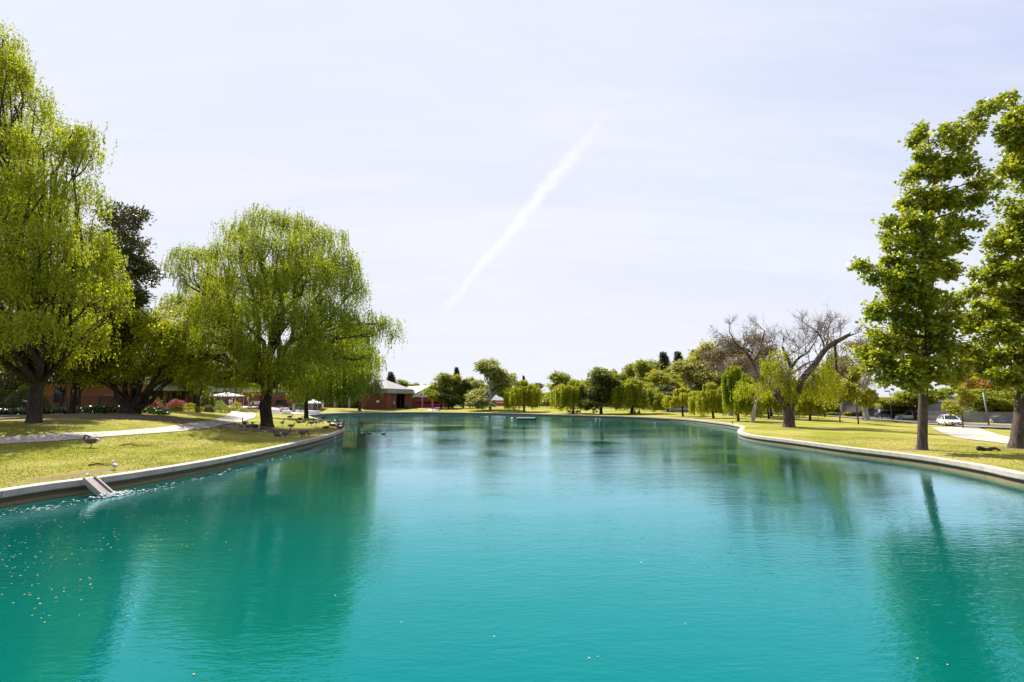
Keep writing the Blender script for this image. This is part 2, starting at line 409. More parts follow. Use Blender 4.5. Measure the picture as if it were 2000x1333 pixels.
# ------------------------------------------------------------------ lawn
hole = offset(0.36)
pts = [tuple(p) for p in hole]
nh = len(pts)
outer = [(-6000, -3000), (6000, -3000), (6000, 9000), (-6000, 9000)]
pts += outer
rr = np.geomspace(4, 420, 110); aa = np.radians(np.arange(-84, 84.1, 1.5))
G = np.array([(r_ * math.sin(a), r_ * math.cos(a)) for r_ in rr for a in aa])
G = np.vstack([G, np.stack([rng.uniform(-60, 60, 300), rng.uniform(-60, 0, 300)], 1)])
keep = (~in_pond(G)) & (shore_dist(G) > 0.9)
pts += [tuple(p) for p in G[keep]]
edges = [(i, i + 1) for i in range(nh - 1)] + [(nh - 1, 0)] + [(nh + i, nh + (i + 1) % 4) for i in range(4)]
V2, E2, F2, *_ = delaunay_2d_cdt([Vector(p) for p in pts], edges, [], 0, 1e-4)
V2 = np.array([(p.x, p.y) for p in V2])
cen = np.array([V2[list(f)].mean(0) for f in F2])
Hp = np.vstack([hole, hole[:1]])
def in_poly(P, A):
    x, y = P[:, 0], P[:, 1]; c = np.zeros(len(P), bool)
    for (x0, y0), (x1, y1) in zip(A[:-1], A[1:]):
        if y0 == y1: continue
        c ^= ((y0 > y) != (y1 > y)) & (x < (x1 - x0) * (y - y0) / (y1 - y0) + x0)
    return c
ins = in_poly(cen, Hp)
zz = H(V2)
me = bpy.data.meshes.new('lawn')
me.from_pydata([(x, y, z) for (x, y), z in zip(V2, zz)], [], [f for f, i in zip(F2, ins) if not i])
me.polygons.foreach_set('use_smooth', [True] * len(me.polygons))
m, nt = new_mat('grass_ground')
oc = node(nt, 'ShaderNodeTexCoord').outputs['Object']
n1 = noise(nt, oc, 0.16, 5, .6); n2 = noise(nt, oc, 1.1, 6, .65); n3 = noise(nt, oc, 14.0, 5, .7)
g = ramp(nt, n2, [(.30, (.12, .162, .014)), (.50, (.205, .215, .022)), (.70, (.285, .25, .042))])
g = mixc(nt, maprange(nt, n1, .42, .60, 0, .85), g, (.34, .285, .085))
g = mixc(nt, maprange(nt, n3, .3, .7, .0, .55), g, mixc(nt, .5, g, (.35, .42, .3), 'MULTIPLY'))
g = mixc(nt, maprange(nt, noise(nt, oc, .55, 6, .7), .62, .74, 0, .7), g, (.32, .245, .16))
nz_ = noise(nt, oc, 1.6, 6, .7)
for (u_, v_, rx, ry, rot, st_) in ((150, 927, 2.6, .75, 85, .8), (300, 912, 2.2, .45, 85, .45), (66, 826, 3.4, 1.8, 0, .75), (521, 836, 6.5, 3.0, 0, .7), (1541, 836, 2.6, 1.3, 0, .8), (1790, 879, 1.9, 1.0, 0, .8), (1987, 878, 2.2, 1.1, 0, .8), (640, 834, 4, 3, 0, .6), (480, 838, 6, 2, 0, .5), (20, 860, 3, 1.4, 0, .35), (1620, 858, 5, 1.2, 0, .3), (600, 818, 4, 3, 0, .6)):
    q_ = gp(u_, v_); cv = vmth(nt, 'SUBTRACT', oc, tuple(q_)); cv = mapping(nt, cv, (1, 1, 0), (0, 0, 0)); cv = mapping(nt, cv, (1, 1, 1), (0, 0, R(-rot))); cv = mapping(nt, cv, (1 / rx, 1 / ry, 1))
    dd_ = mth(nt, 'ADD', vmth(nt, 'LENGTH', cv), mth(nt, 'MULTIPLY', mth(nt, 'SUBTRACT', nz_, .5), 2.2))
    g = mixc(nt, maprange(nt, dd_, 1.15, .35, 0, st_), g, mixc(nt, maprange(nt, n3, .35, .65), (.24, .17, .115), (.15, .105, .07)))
p = node(nt, 'ShaderNodeBsdfPrincipled', {'Base Color': g, 'Roughness': .95, 'Specular IOR Level': .05})
b = node(nt, 'ShaderNodeBump', {'Height': noise(nt, oc, 26, 6, .75), 'Strength': .9, 'Distance': .05})
sock(nt, p.inputs['Normal'], b.outputs[0]); finish(nt, p.outputs[0]); M['lawn'] = m
tag(link('lawn', me, None, [m]), kind='structure', label='sunlit yellow green lawn sloping around the pond', cat='lawn')

# ------------------------------------------------------------------ water
m, nt = new_mat('pond_water')
oc = node(nt, 'ShaderNodeTexCoord').outputs['Object']
wsl = noise(nt, oc, .05, 3)
wn1 = noise(nt, mapping(nt, oc, (.75, 2.3, 1), (0, 0, R(8))), 1.15, 3, .5, .5)
wn2 = noise(nt, mapping(nt, oc, (1.0, 2.6, 1), (0, 0, R(-14))), 3.1, 4, .5, .4)
wn3 = noise(nt, mapping(nt, oc, (1.0, 1.7, 1), (0, 0, R(20))), .42, 2, .5, .3)
hgt = mth(nt, 'ADD', mth(nt, 'MULTIPLY', wn1, .0115), mth(nt, 'MULTIPLY', wn2, .0088))
wn4 = noise(nt, mapping(nt, oc, (1.0, 2.4, 1), (0, 0, R(4))), 6.5, 2, .5, .3)
hgt = mth(nt, 'ADD', hgt, mth(nt, 'MULTIPLY', wn4, .0058))
hgt = mth(nt, 'ADD', hgt, mth(nt, 'MULTIPLY', wn3, .009))
gust = maprange(nt, noise(nt, mapping(nt, oc, (.5, 1.2, 1)), .11, 3), .36, .62, .35, 1.1)
hgt = mth(nt, 'MULTIPLY', hgt, gust)
bmp = node(nt, 'ShaderNodeBump', {'Height': hgt, 'Strength': 1.0, 'Distance': .8})
wc = ramp(nt, wsl, [(.35, (.000, .088, .072)), (.65, (.000, .104, .092))])
fr = node(nt, 'ShaderNodeFresnel', {'IOR': 1.5, 'Normal': bmp.outputs[0]}).outputs[0]
gcol = ramp(nt, fr, [(.04, (.05, .66, 1.0)), (.12, (.16, .82, 1.0)), (.42, (.58, .88, .99)), (.85, (.72, .92, .98))])
dif = node(nt, 'ShaderNodeBsdfDiffuse', {'Color': wc})
gl = node(nt, 'ShaderNodeBsdfGlossy', {'Color': gcol, 'Roughness': .02, 'Normal': bmp.outputs[0]})
mx = node(nt, 'ShaderNodeMixShader', {0: mth(nt, 'MINIMUM', mth(nt, 'MULTIPLY', fr, 1.62), .86), 1: dif.outputs[0], 2: gl.outputs[0]})
finish(nt, mx.outputs[0]); M['water'] = m
W = offset(0.2); W2, _, WF, *_ = delaunay_2d_cdt([Vector(p) for p in W], [(i, (i + 1) % len(W)) for i in range(len(W))], [], 1, 1e-4)
me = bpy.data.meshes.new('pond_water'); me.from_pydata([(p.x, p.y, 0) for p in W2], [], [tuple(f) for f in WF])
wat = tag(link('water', me, None, [m]), kind='structure', label='turquoise rippled pond water mirroring the trees', cat='water')
wat.data.update()

# ------------------------------------------------------------------ pond wall: concrete coping in cast lengths with open joints
mb = MB()
prof = [(.0, -.25), (.02, .0), (.02, .10), (.085, .12), (.085, .255), (-.01, .27), (-.025, .30), (-.025, .485), (.0, .5), (.40, .5), (.42, .36), (.42, -.25)]
arc = np.concatenate([[0], np.cumsum(np.linalg.norm(np.diff(S2, axis=0), axis=1))])
def shp(s):
    return np.array([np.interp(s, arc, S2[:, 0]), np.interp(s, arc, S2[:, 1])]), np.array([np.interp(s, arc, NRM[:, 0]), np.interp(s, arc, NRM[:, 1])])
s = 0.0
while s < arc[-1] - .5:
    e = min(s + 3.05, arc[-1]); st = np.linspace(s + .011, e - .011, 5); vs = []; fs = []
    off = rng.uniform(-.006, .006)
    for q in st:
        P, n_ = shp(q); n_ = n_ / np.linalg.norm(n_)
        vs += [(P[0] + n_[0] * a, P[1] + n_[1] * a, z + off) for a, z in prof]
    k = len(prof)
    for i in range(4):
        for j in range(k): fs.append((i * k + j, (i + 1) * k + j, (i + 1) * k + (j + 1) % k, i * k + (j + 1) % k))
    fs += [tuple(range(k)), tuple(4 * k + j for j in range(k - 1, -1, -1))]
    mb.add(vs, fs); s = e
m, nt = new_mat('coping')
oc = node(nt, 'ShaderNodeTexCoord').outputs['Object']; sp = node(nt, 'ShaderNodeSeparateXYZ', {0: oc})
c = ramp(nt, noise(nt, oc, 1.7, 6, .65), [(.3, (.46, .41, .345)), (.7, (.32, .285, .235))])
c = mixc(nt, maprange(nt, noise(nt, mapping(nt, oc, (3, 3, .4)), 2.2, 5, .7), .55, .7, 0, .4), c, (.16, .13, .10))
c = mixc(nt, maprange(nt, sp.outputs[2], .27, .22), c, (.10, .078, .045))      # darker brown below the lip
c = mixc(nt, maprange(nt, sp.outputs[2], .12, .08), c, (.19, .16, .07))
p = node(nt, 'ShaderNodeBsdfPrincipled', {'Base Color': c, 'Roughness': .88})
b = node(nt, 'ShaderNodeBump', {'Height': noise(nt, oc, 24, 6, .7), 'Strength': .7, 'Distance': .006}); sock(nt, p.inputs['Normal'], b.outputs[0])
finish(nt, p.outputs[0]); M['coping'] = m
tag(mb.build('pond_wall', m), 'low pale concrete wall edging the whole turquoise pond', 'pond wall')

# ------------------------------------------------------------------ sheets lying on the ground
def resample(P, n):
    P = np.array([(p[0], p[1]) for p in P]); d = np.concatenate([[0], np.cumsum(np.linalg.norm(np.diff(P, axis=0), axis=1))])
    t = np.linspace(0, d[-1], n); return np.stack([np.interp(t, d, P[:, 0]), np.interp(t, d, P[:, 1])], 1)
def strip(name, A, B, mt, dz=.012, nu=60, nv=5, label=None, cat=None, kind='structure'):
    A = resample(A, nu); B = resample(B, nu); g_ = [A * (1 - k / (nv - 1)) + B * (k / (nv - 1)) for k in range(nv)]
    P = np.concatenate(g_); z = H(P) + dz + np.maximum(0, P[:, 1] - 25) * .0007
    fs = [(j * nu + i, j * nu + i + 1, (j + 1) * nu + i + 1, (j + 1) * nu + i) for j in range(nv - 1) for i in range(nu - 1)]
    # the lawn under a sheet is coarser than the sheet: lift it clear and give it an edge
    me = bpy.data.meshes.new(name); me.from_pydata([(x, y, q) for (x, y), q in zip(P, z)], [], fs)
    bm = bmesh.new(); bm.from_mesh(me); bmesh.ops.recalc_face_normals(bm, faces=bm.faces)
    if sum(f.normal.z for f in bm.faces) < 0: bmesh.ops.reverse_faces(bm, faces=bm.faces)
    bm.to_mesh(me); bm.free()
    o = link(name, me, None, [mt]); tag(o, label, cat, kind=kind); return o
pA = [(-90, 861), (0, 855.5), (112, 847.5), (225, 843.6), (315, 836), (365, 829), (417, 821.6), (436, 815.5), (446, 809), (452, 804)]
pB = [(-90, 878), (0, 868), (112, 863), (198, 855), (281, 849), (350, 844), (410, 837), (470, 826), (498, 817), (500, 809.5), (478, 804)]
strip('path', [gp(*q) for q in pA], [gp(*q) for q in pB], M['path'], .03, label='pale concrete footpath curving across the left lawn', cat='path')
i0 = int(np.argmin(abs(S2 - np.array(zp(612, 809.8, Z0))).sum(1))); i1 = int(np.argmin(abs(S2 - np.array(zp(868, 805.7, Z0))).sum(1)))
strip('path', offset(.9)[i0:i1], offset(3.4)[i0:i1], M['path'], .03, label='pale waterside footpath along the far left cove', cat='path')
strip('path', [gp(826, 804), (gD(842, 150))[:], gD(858, 172)], [gp(848, 804), gD(860, 150), gD(872, 172)], M['path'], .03, label='pale footpath climbing from the far shore to the fire station', cat='path')
strip('driveway', [gD(803, 168), gD(800, 176)], [gD(858, 165), gD(862, 178)], M['path'], .035, label='pale concrete apron before the red garage doors', cat='driveway')
qA = [(1818, 835.5), (1828, 841), (1840, 847), (1867, 855.5), (1903, 860.5), (1964, 868), (2030, 877), (2120, 890)]
qB = [(1905, 834.5), (1913, 837), (1932, 844), (1955, 851.5), (1985, 856), (2020, 861), (2060, 866), (2150, 876)]
strip('path', [gp(*q) for q in qA], [gp(*q) for q in qB], M['path'], .03, label='wide pale concrete path between the two right hand trunks', cat='path')
roadN = [gD(1540, 118), gD(1640, 100), gD(1740, 88), gD(1850, 71), gD(1960, 64), gD(2100, 58), gD(2300, 52)]
roadF = [gD(1520, 128), gD(1640, 113), gD(1740, 99), gD(1850, 80), gD(1960, 73), gD(2100, 67), gD(2300, 60)]
strip('road', roadN, roadF, M['asphalt'], .04, 90, 6, label='grey asphalt road crossing behind the right hand trees', cat='road')
def widen(A, B, d0, d1):
    A = resample(A, 40); B = resample(B, 40); n_ = (B - A) / np.linalg.norm(B - A, axis=1)[:, None]
    return A + n_ * d0, A + n_ * d1
a_, b_ = widen(roadN, roadF, -1.7, -.02); strip('pavement', a_, b_, M['path'], .13, 80, 3, label='pale pavement along the near side of the road', cat='pavement')
a_, b_ = widen(roadF, roadN, -1.7, -.02); strip('pavement', a_, b_, M['path'], .13, 80, 3, label='pale pavement along the far side of the road', cat='pavement')
lotN = [gD(1690, 112), gD(1780, 101), gD(1850, 90), gD(1960, 83), gD(2150, 76)]
lotF = [gD(1680, 132), gD(1780, 122), gD(1850, 118), gD(1960, 112), gD(2150, 104)]
strip('car_park', lotN, lotF, M['asphalt'], .03, 60, 6, label='asphalt car park beyond the road', cat='car park')
strip('patio', [gD(400, 112), gD(470, 108), gD(604, 110)], [gD(395, 127), gD(500, 127), gD(612, 150)], M['path'], .03, 40, 8, label='pale paved patio with tents and tables', cat='patio')
# bare earth under and beside the water outlet, worn by the birds
def patch(name, c, rx, ry, label, mt, dz=.014, rot=0, cat='soil'):
    n_ = 40; a = np.linspace(0, 2 * np.pi, n_, endpoint=False); r_ = 1 + .16 * np.sin(3 * a + 1) + .12 * np.sin(5 * a + 2) + rng.normal(0, .05, n_)
    vs = [(c[0], c[1])]; rings = 5
    for q in range(1, rings + 1):
        for i in range(n_):
            x = rx * r_[i] * math.cos(a[i]) * q / rings; y = ry * r_[i] * math.sin(a[i]) * q / rings
            vs.append((c[0] + x * math.cos(rot) - y * math.sin(rot), c[1] + x * math.sin(rot) + y * math.cos(rot)))
    z = H(vs) + dz; fs = [(0, 1 + i, 1 + (i + 1) % n_) for i in range(n_)]
    for q in range(rings - 1):
        for i in range(n_): fs.append((1 + q * n_ + i, 1 + (q + 1) * n_ + i, 1 + (q + 1) * n_ + (i + 1) % n_, 1 + q * n_ + (i + 1) % n_))
    me = bpy.data.meshes.new(name); me.from_pydata([(x, y, q) for (x, y), q in zip(vs, z)], [], fs)
    return tag(link(name, me, None, [mt]), label, cat, kind='structure')

# far hills
mb = MB()
for (x0, x1, y0, zt, sd_) in ((-2600, 3800, 5200, 118, 3), (-4200, -600, 4300, 90, 8)):
    n_ = 60; xs = np.linspace(x0, x1, n_); vs = []; fs = []
    for x in xs:
        t = (x - x0) / (x1 - x0); zz_ = max(2, zt * math.sin(math.pi * t) ** .7 * (0.75 + .18 * math.sin(t * 17 + sd_) + .08 * math.sin(t * 41)))
        vs += [(x, y0 - 500, -2), (x, y0, zz_), (x, y0 + 700, -2)]
    for i in range(n_ - 1):
        for j in range(2): fs.append((i * 3 + j, (i + 1) * 3 + j, (i + 1) * 3 + j + 1, i * 3 + j + 1))
    mb.add(vs, fs)
hm = mat('hill', (.20, .21, .24), (.26, .26, .28), .004, 1.0, spec=0)  # distance haze is put into the colour: blue-grey hills, no haze volume
tag(mb.build('hills', hm, smooth=True), 'faint low hills on the horizon', 'hills', kind='structure')
# ------------------------------------------------------------------ foliage machinery
def nrmz(a): return a / np.maximum(1e-9, np.linalg.norm(a, axis=-1, keepdims=True))
def rdir(n): return nrmz(rng.normal(size=(n, 3)))
def leaf_quads(c, ax, nr, L, Wd):
    """one four-cornered blade per leaf, slightly folded along its midrib"""
    L = np.broadcast_to(L, (len(c),))[:, None]; Wd = np.broadcast_to(Wd, (len(c),))[:, None]
    sd_ = nrmz(np.cross(ax, nr)); n2 = np.cross(sd_, ax)
    v = np.stack([c, c + ax * L * .42 + sd_ * Wd * .5 + n2 * Wd * .12, c + ax * L, c + ax * L * .42 - sd_ * Wd * .5 + n2 * Wd * .12], 1)
    return v.reshape(-1, 3)
def quad_mesh(name, v):
    n = len(v) // 4; me = bpy.data.meshes.new(name)
    me.vertices.add(n * 4); me.vertices.foreach_set('co', np.ascontiguousarray(v, dtype=np.float32).ravel())
    me.loops.add(n * 4); me.loops.foreach_set('vertex_index', np.arange(n * 4, dtype=np.int32))
    me.polygons.add(n); me.polygons.foreach_set('loop_start', np.arange(0, n * 4, 4, dtype=np.int32))
    me.update(calc_edges=True); return me
def sub_pts(blobs, dens, shell=.55):
    """cluster centres spread through a set of ellipsoids, thickest towards their skins"""
    out = []; cen = []
    for c, r in blobs:
        r = np.array(r); c = np.array(c)
        n = max(3, int(dens * (r[0] * r[1] + r[1] * r[2] + r[0] * r[2]) * 4.19))
        d = rdir(n); q = rng.uniform(shell ** 2, 1.0, n) ** .5
        out.append(c + d * r * q[:, None]); cen.append(np.repeat(c[None], n, 0))
    return np.concatenate(out), np.concatenate(cen)
def broad_leaves(blobs, dens, cr, m, L, Wd, up=.6, droop=.25, flat=.75, shell=.5):
    P, Cc = sub_pts(blobs, dens * 2.0, shell); n = len(P); m = int(m * 1.7); L *= 1.12; Wd *= 1.2
    rad = cr * rng.uniform(.55, 1.35, n)
    q = rng.normal(size=(n, m, 3)) * np.array([1, 1, flat]) * .62 * rad[:, None, None]
    pos = (P[:, None] + q).reshape(-1, 3); out = nrmz(q + nrmz(P - Cc)[:, None] * rad[:, None, None] * .5).reshape(-1, 3)
    ax = nrmz(out * .8 + rdir(len(pos)) * .8 + np.array([0, 0, -droop]))
    nr = nrmz(rdir(len(pos)) * .75 + np.array([0, 0, up]) + out * .35)
    s_ = rng.uniform(.65, 1.25, len(pos))
    return leaf_quads(pos, ax, nr, L * s_, Wd * s_), P
def willow_leaves(blobs, dens, Lm, Lx, k, L, Wd, grp=5, gr=.3, low=None, spread=.18, topbias=-.25, lowj=1.2):
    P, Cc = sub_pts(blobs, dens * 1.75, .5); L *= 1.15; Wd *= 1.35
    keep_ = (P - Cc)[:, 2] > topbias * np.array([b[1][2] for b in blobs]).mean() * 2 * rng.uniform(.2, 1.6, len(P))
    P, Cc = P[keep_], Cc[keep_]
    out = (P - Cc) * np.array([1, 1, 0]); out = nrmz(out + rng.normal(size=out.shape) * .3)
    n = len(P); bl = rng.uniform(Lm, Lx, n) ** 1.0
    P0 = np.repeat(P, grp, 0) + rng.normal(size=(n * grp, 3)) * gr * np.array([1, 1, .7]); O = np.repeat(out, grp, 0)
    SL = np.repeat(bl, grp) * rng.uniform(.55, 1.15, n * grp)
    if low is not None: SL = np.minimum(SL, np.maximum(.3, P0[:, 2] - low - np.repeat(rng.uniform(0, lowj, n), grp) - rng.uniform(0, .5, n * grp)))
    t = np.linspace(0, 1, k)[None, :] + rng.uniform(-.5, .5, (n * grp, k)) / k
    t = np.clip(t, 0, 1)
    ph = rng.uniform(0, 6.28, (n * grp, 1)); w = .10 * SL[:, None] * spread * 3
    x = O[:, None, 0] * (1 - np.exp(-3 * t)) * SL[:, None] * spread + np.sin(ph + t * 5) * w * t * .5
    y = O[:, None, 1] * (1 - np.exp(-3 * t)) * SL[:, None] * spread + np.cos(ph * 1.7 + t * 4) * w * t * .5
    z = .12 * np.sin(np.minimum(1, t * 4) * math.pi) - t * SL[:, None]
    pos = (P0[:, None] + np.stack([x, y, z], -1)).reshape(-1, 3)
    N = len(pos); hd = rdir(N) * np.array([1, 1, .5])
    ax = nrmz(hd * .75 + np.array([0, 0, -1.0])); nr = nrmz(rdir(N) + np.array([0, 0, .55]))
    s_ = rng.uniform(.6, 1.25, N)
    return leaf_quads(pos, ax, nr, L * s_, Wd * s_), P
def limb(a, b, sag=.15, wig=.06, n=7):
    a, b = Vector(a), Vector(b); d = b - a; l = d.length; out = []
    ph = [random.uniform(0, 6.28) for _ in range(3)]
    for i in range(n):
        t = i / (n - 1); p = a + d * t
        p.z += math.sin(t * math.pi) * sag * l * .5
        for j in range(3): p[j] += math.sin(ph[j] + t * 6.5) * wig * l * math.sin(t * math.pi) * .6
        out.append(p)
    return out
def taper(r0, r1, n, pw=1.0): return [r0 + (r1 - r0) * (i / (n - 1)) ** pw for i in range(n)]
def trunk_path(base, top, n=9, bend=.03):
    return limb(base, top, 0, bend, n)
def trunk_radii(pts, r, rt, flare=1.5, fh=1.0):
    out = []; z0 = pts[0].z; H_ = pts[-1].z - z0
    for p in pts:
        t = (p.z - z0) / H_
        out.append((r + (rt - r) * t) * (1 + (flare - 1) * max(0, 1 - (p.z - z0) / fh) ** 2))
    return out
def flare_pts(pts, fh=1.0):
    a, b = pts[0], pts[1]; return [a - Vector((0, 0, .25)), a] + [a + (pts[1] - a) * t for t in (.15, .35, .7)] + pts[1:]
def wood(name, root, base, fork, r, rf, blobs, mt, lw=.16, twigs=60, tp=None, org=None, nl=None, flare=1.45, mb=None, start=(.75, 1.0)):
    mb = mb or MB(); base = Vector(base); fork = Vector(fork)
    tp_ = flare_pts(trunk_path(base, fork)); mb.tube(tp_, trunk_radii(tp_, r, rf, flare, .9), 14)
    order = sorted(blobs, key=lambda b_: -(b_[1][0] * b_[1][2]))
    for c, q in order[:nl or len(order)]:
        c = Vector(c); s_ = tp_[0].lerp(fork, random.uniform(*start)); s_ = base.lerp(fork, random.uniform(*start))
        if c.z > fork.z + 1: s_ = fork - (fork - base) * random.uniform(0, .12)
        L_ = limb(s_, c, .18 if c.z - s_.z < (c - s_).length * .6 else -.05, .10, 8)
        r0 = min(rf * .8, lw * (.6 + .5 * min(2.0, q[0] / 2)))
        mb.tube(L_, taper(r0, r0 * .22, 8), 7)
        for k_ in range(3):
            e = c + Vector(rdir(1)[0] * np.array(q) * .85)
            b0 = L_[random.randint(3, 6)]; mb.tube(limb(b0, e, .1, .12, 6), taper(r0 * .38, .012, 6), 5)
    if tp is not None and twigs:
        idx = rng.choice(len(tp), min(twigs, len(tp)), replace=False)
        cs = np.array([b_[0] for b_ in blobs])
        for i in idx:
            e = Vector(tp[i]); c = Vector(cs[np.argmin(((cs - tp[i]) ** 2).sum(1))])
            mb.tube(limb(c.lerp(e, .1), e, .05, .12, 5), taper(.035, .008, 5), 4, cap=False)
    o = mb.build(name, mt, root, smooth=True); return o
def to_local(o, base):
    o.data.transform(Matrix.Translation(-Vector(base))); return o
def frill(blobs, n=2, lo=.28, hi=.45):
    out = list(blobs)
    for c, q in blobs:
        for k_ in range(n):
            d = Vector(rdir(1)[0]); d.z = abs(d.z) * .8 + .1; d.normalize(); f = random.uniform(lo, hi); e = random.uniform(.95, 1.2)
            out.append(((c[0] + d.x * q[0] * e, c[1] + d.y * q[1] * e, c[2] + d.z * q[2] * e), (q[0] * f, q[1] * f, q[2] * f)))
    return out
def pix_blobs(L, D, dd=2.0):
    """crown masses: (u, v, ru, rv[, distance shift]) -> ellipsoids in the world"""
    out = []
    for q in L:
        u, v, ru, rv = q[:4]; Y = D + (q[4] if len(q) > 4 else random.uniform(-dd, dd))
        c = at(u, v, Y); sx = ru * Y / 1000; sz = rv * Y / 1000
        out.append((tuple(c), (sx, (sx + sz) * .55, sz)))
    return out
def big_tree(name, label, cat, base, fork, r, rf, blobs, quads, lm, bm, tp, group=None, **kw):
    t = thing(name, label, cat, base, 0, group)
    w_ = to_local(wood('trunk', t, base, fork, r, rf, blobs, bm, tp=tp, **kw), base)
    v = quads - np.array(base); c = link('crown', quad_mesh('crown', v), t, [lm])
    return t
TREES_G = None

# ------------------------------------------------------------------ the tall willow filling the left edge
D = 33.0
base = gp(66, 826); D = base.y
B1 = pix_blobs([(-70, 120, 110, 90, 0), (15, 135, 40, 45, -1), (30, 205, 70, 50, 1), (-80, 290, 150, 110, 2), (85, 290, 70, 50, -2), (140, 262, 42, 32, 0), (165, 300, 26, 35, 0), (60, 380, 90, 60, -3),
      (155, 385, 42, 45, 1), (-70, 450, 130, 110, -3), (75, 480, 80, 60, -4), (170, 470, 48, 45, 1), (205, 500, 28, 40, 1), (-20, 560, 100, 70, -4), (110, 565, 80, 55, -3),
      (195, 560, 46, 50, 1), (-80, 640, 100, 60, -1), (40, 640, 75, 40, -5), (140, 635, 60, 35, 3), (5, 75, 28, 30, 0), (-150, 520, 120, 130, 4), (-150, 300, 100, 140, 5), (60, 560, 90, 60, 5), (40, 420, 90, 70, 5), (-30, 690, 70, 30, -2), (30, 690, 46, 26, 2), (110, 690, 50, 24, 0), (170, 660, 40, 30, -1), (-90, 700, 60, 26, 1), (230, 600, 16, 30, 1)], D)
q1, t1 = willow_leaves(frill(B1, 3), .80, .6, 1.9, 12, .19, .058, grp=6, gr=.36, low=base.z + 2.2, topbias=.10)
q1b, _ = broad_leaves(B1, 1.0, .55, 11, .17, .065, shell=.2)
T1 = big_tree('willow_tree', 'towering leafy willow filling the left edge of the view, its thick trunk dark', 'tree', base, at(72, 742, D), .40, .33, B1,
         np.concatenate([q1, q1b]), M['leaf_willow_near'], M['bark_dark'], t1, nl=36, twigs=160, lw=.2)
# a fork leaning left and one leaning right, as the trunk divides
# ------------------------------------------------------------------ magnolia behind it
b2 = gD(140, 52); D = 52
B2 = pix_blobs([(238, 425, 40, 24), (265, 415, 18, 12), (235, 470, 40, 28), (268, 488, 24, 20), (285, 540, 26, 22), (250, 520, 40, 28), (225, 570, 50, 35), (265, 585, 28, 18), (195, 630, 70, 45), (150, 690, 60, 40), (90, 690, 50, 40), (215, 690, 50, 35), (120, 620, 60, 50), (170, 540, 40, 60), (90, 730, 45, 20), (175, 728, 50, 18), (240, 650, 40, 40), (30, 720, 50, 24)], D)
q2, t2 = broad_leaves(B2, .62, .55, 26, .30, .13, up=.5, droop=.1, shell=.45)
big_tree('magnolia_tree', 'dark bronze leaved magnolia rising behind the tall left willow', 'tree', b2, at(160, 700, D), .32, .22, B2, q2, M['leaf_magnolia'], M['bark_dark'], t2, twigs=60, lw=.11)

# ------------------------------------------------------------------ spreading many-stemmed tree
b3 = gp(252, 808); D = b3.y
B3 = pix_blobs([(270, 618, 34, 14), (305, 622, 24, 12), (235, 622, 22, 12), (270, 632, 45, 22), (225, 645, 40, 24), (310, 650, 40, 24), (190, 690, 45, 28), (245, 680, 45, 26), (300, 690, 45, 28), (345, 690, 32, 30), (335, 660, 30, 22), (215, 720, 50, 16), (280, 720, 45, 14), (160, 722, 40, 18), (330, 722, 40, 16), (190, 738, 40, 10), (260, 738, 30, 8), (320, 742, 34, 8), (370, 730, 30, 16)], D)
q3, t3 = broad_leaves(B3, .55, .6, 26, .27, .12, shell=.4)
mb3 = MB()
t = thing('spreading_tree', 'spreading tree with many dark stems and yellow green top behind the ivy bed', 'tree', b3)
for c, q in B3:
    a0 = b3 + Vector((random.uniform(-.7, .7), random.uniform(-.4, .4), -.1)); L_ = limb(a0, Vector(c), .12, .10, 9)
    r0 = random.uniform(.17, .26); mb3.tube(L_, taper(r0 * 1.25, .05, 9, .8), 8)
    for k_ in range(3):
        e = Vector(c) + Vector(rdir(1)[0] * np.array(q) * .9); mb3.tube(limb(L_[random.randint(4, 7)], e, .1, .15, 6), taper(.07, .012, 6), 5)
for u, v in ((335, 742), (352, 738), (210, 745)):
    mb3.tube(limb(b3 + Vector((.3, 0, .2)), at(u, v, D - 1.5), .0, .1, 9), taper(.2, .06, 9), 7)
mb3.tube([b3 + Vector((0, 0, -.3)), b3, b3 + Vector((0, 0, .9)), b3 + Vector((0.1, 0, 1.7))], [1.05, .9, .72, .5], 16)
to_local(mb3.build('trunk', M['bark_dark'], t, smooth=True), b3)
link('crown', quad_mesh('crown', q3 - np.array(b3)), t, [M['leaf_yellowgreen']])

# dark trees standing along the iron fence
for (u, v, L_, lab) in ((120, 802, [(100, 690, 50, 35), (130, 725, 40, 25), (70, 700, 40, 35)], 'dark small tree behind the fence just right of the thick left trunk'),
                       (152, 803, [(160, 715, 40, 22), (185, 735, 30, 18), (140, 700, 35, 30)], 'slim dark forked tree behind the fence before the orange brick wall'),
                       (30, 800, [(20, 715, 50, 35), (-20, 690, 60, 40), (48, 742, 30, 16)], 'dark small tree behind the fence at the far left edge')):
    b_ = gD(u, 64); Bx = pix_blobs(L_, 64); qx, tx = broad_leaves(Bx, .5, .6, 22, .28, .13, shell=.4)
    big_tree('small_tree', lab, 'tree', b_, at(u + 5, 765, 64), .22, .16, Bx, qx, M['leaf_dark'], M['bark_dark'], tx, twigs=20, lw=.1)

b_ = gD(388, 72); Bx = pix_blobs([(360, 600, 30, 24), (400, 580, 34, 26), (430, 560, 30, 26), (380, 640, 44, 30), (430, 630, 40, 34), (345, 650, 26, 26), (400, 690, 50, 28), (350, 700, 34, 24), (440, 690, 34, 26), (330, 612, 16, 14)], 72)
qx, tx = broad_leaves(frill(Bx, 2), .42, .55, 20, .26, .12, shell=.35)
big_tree('broadleaf_tree', 'loose green tree filling the gap between the magnolia and the large weeping willow', 'tree', b_, at(390, 730, 72), .3, .22, Bx, qx, M['leaf_olive'], M['bark_dark'], tx, twigs=40, lw=.12)
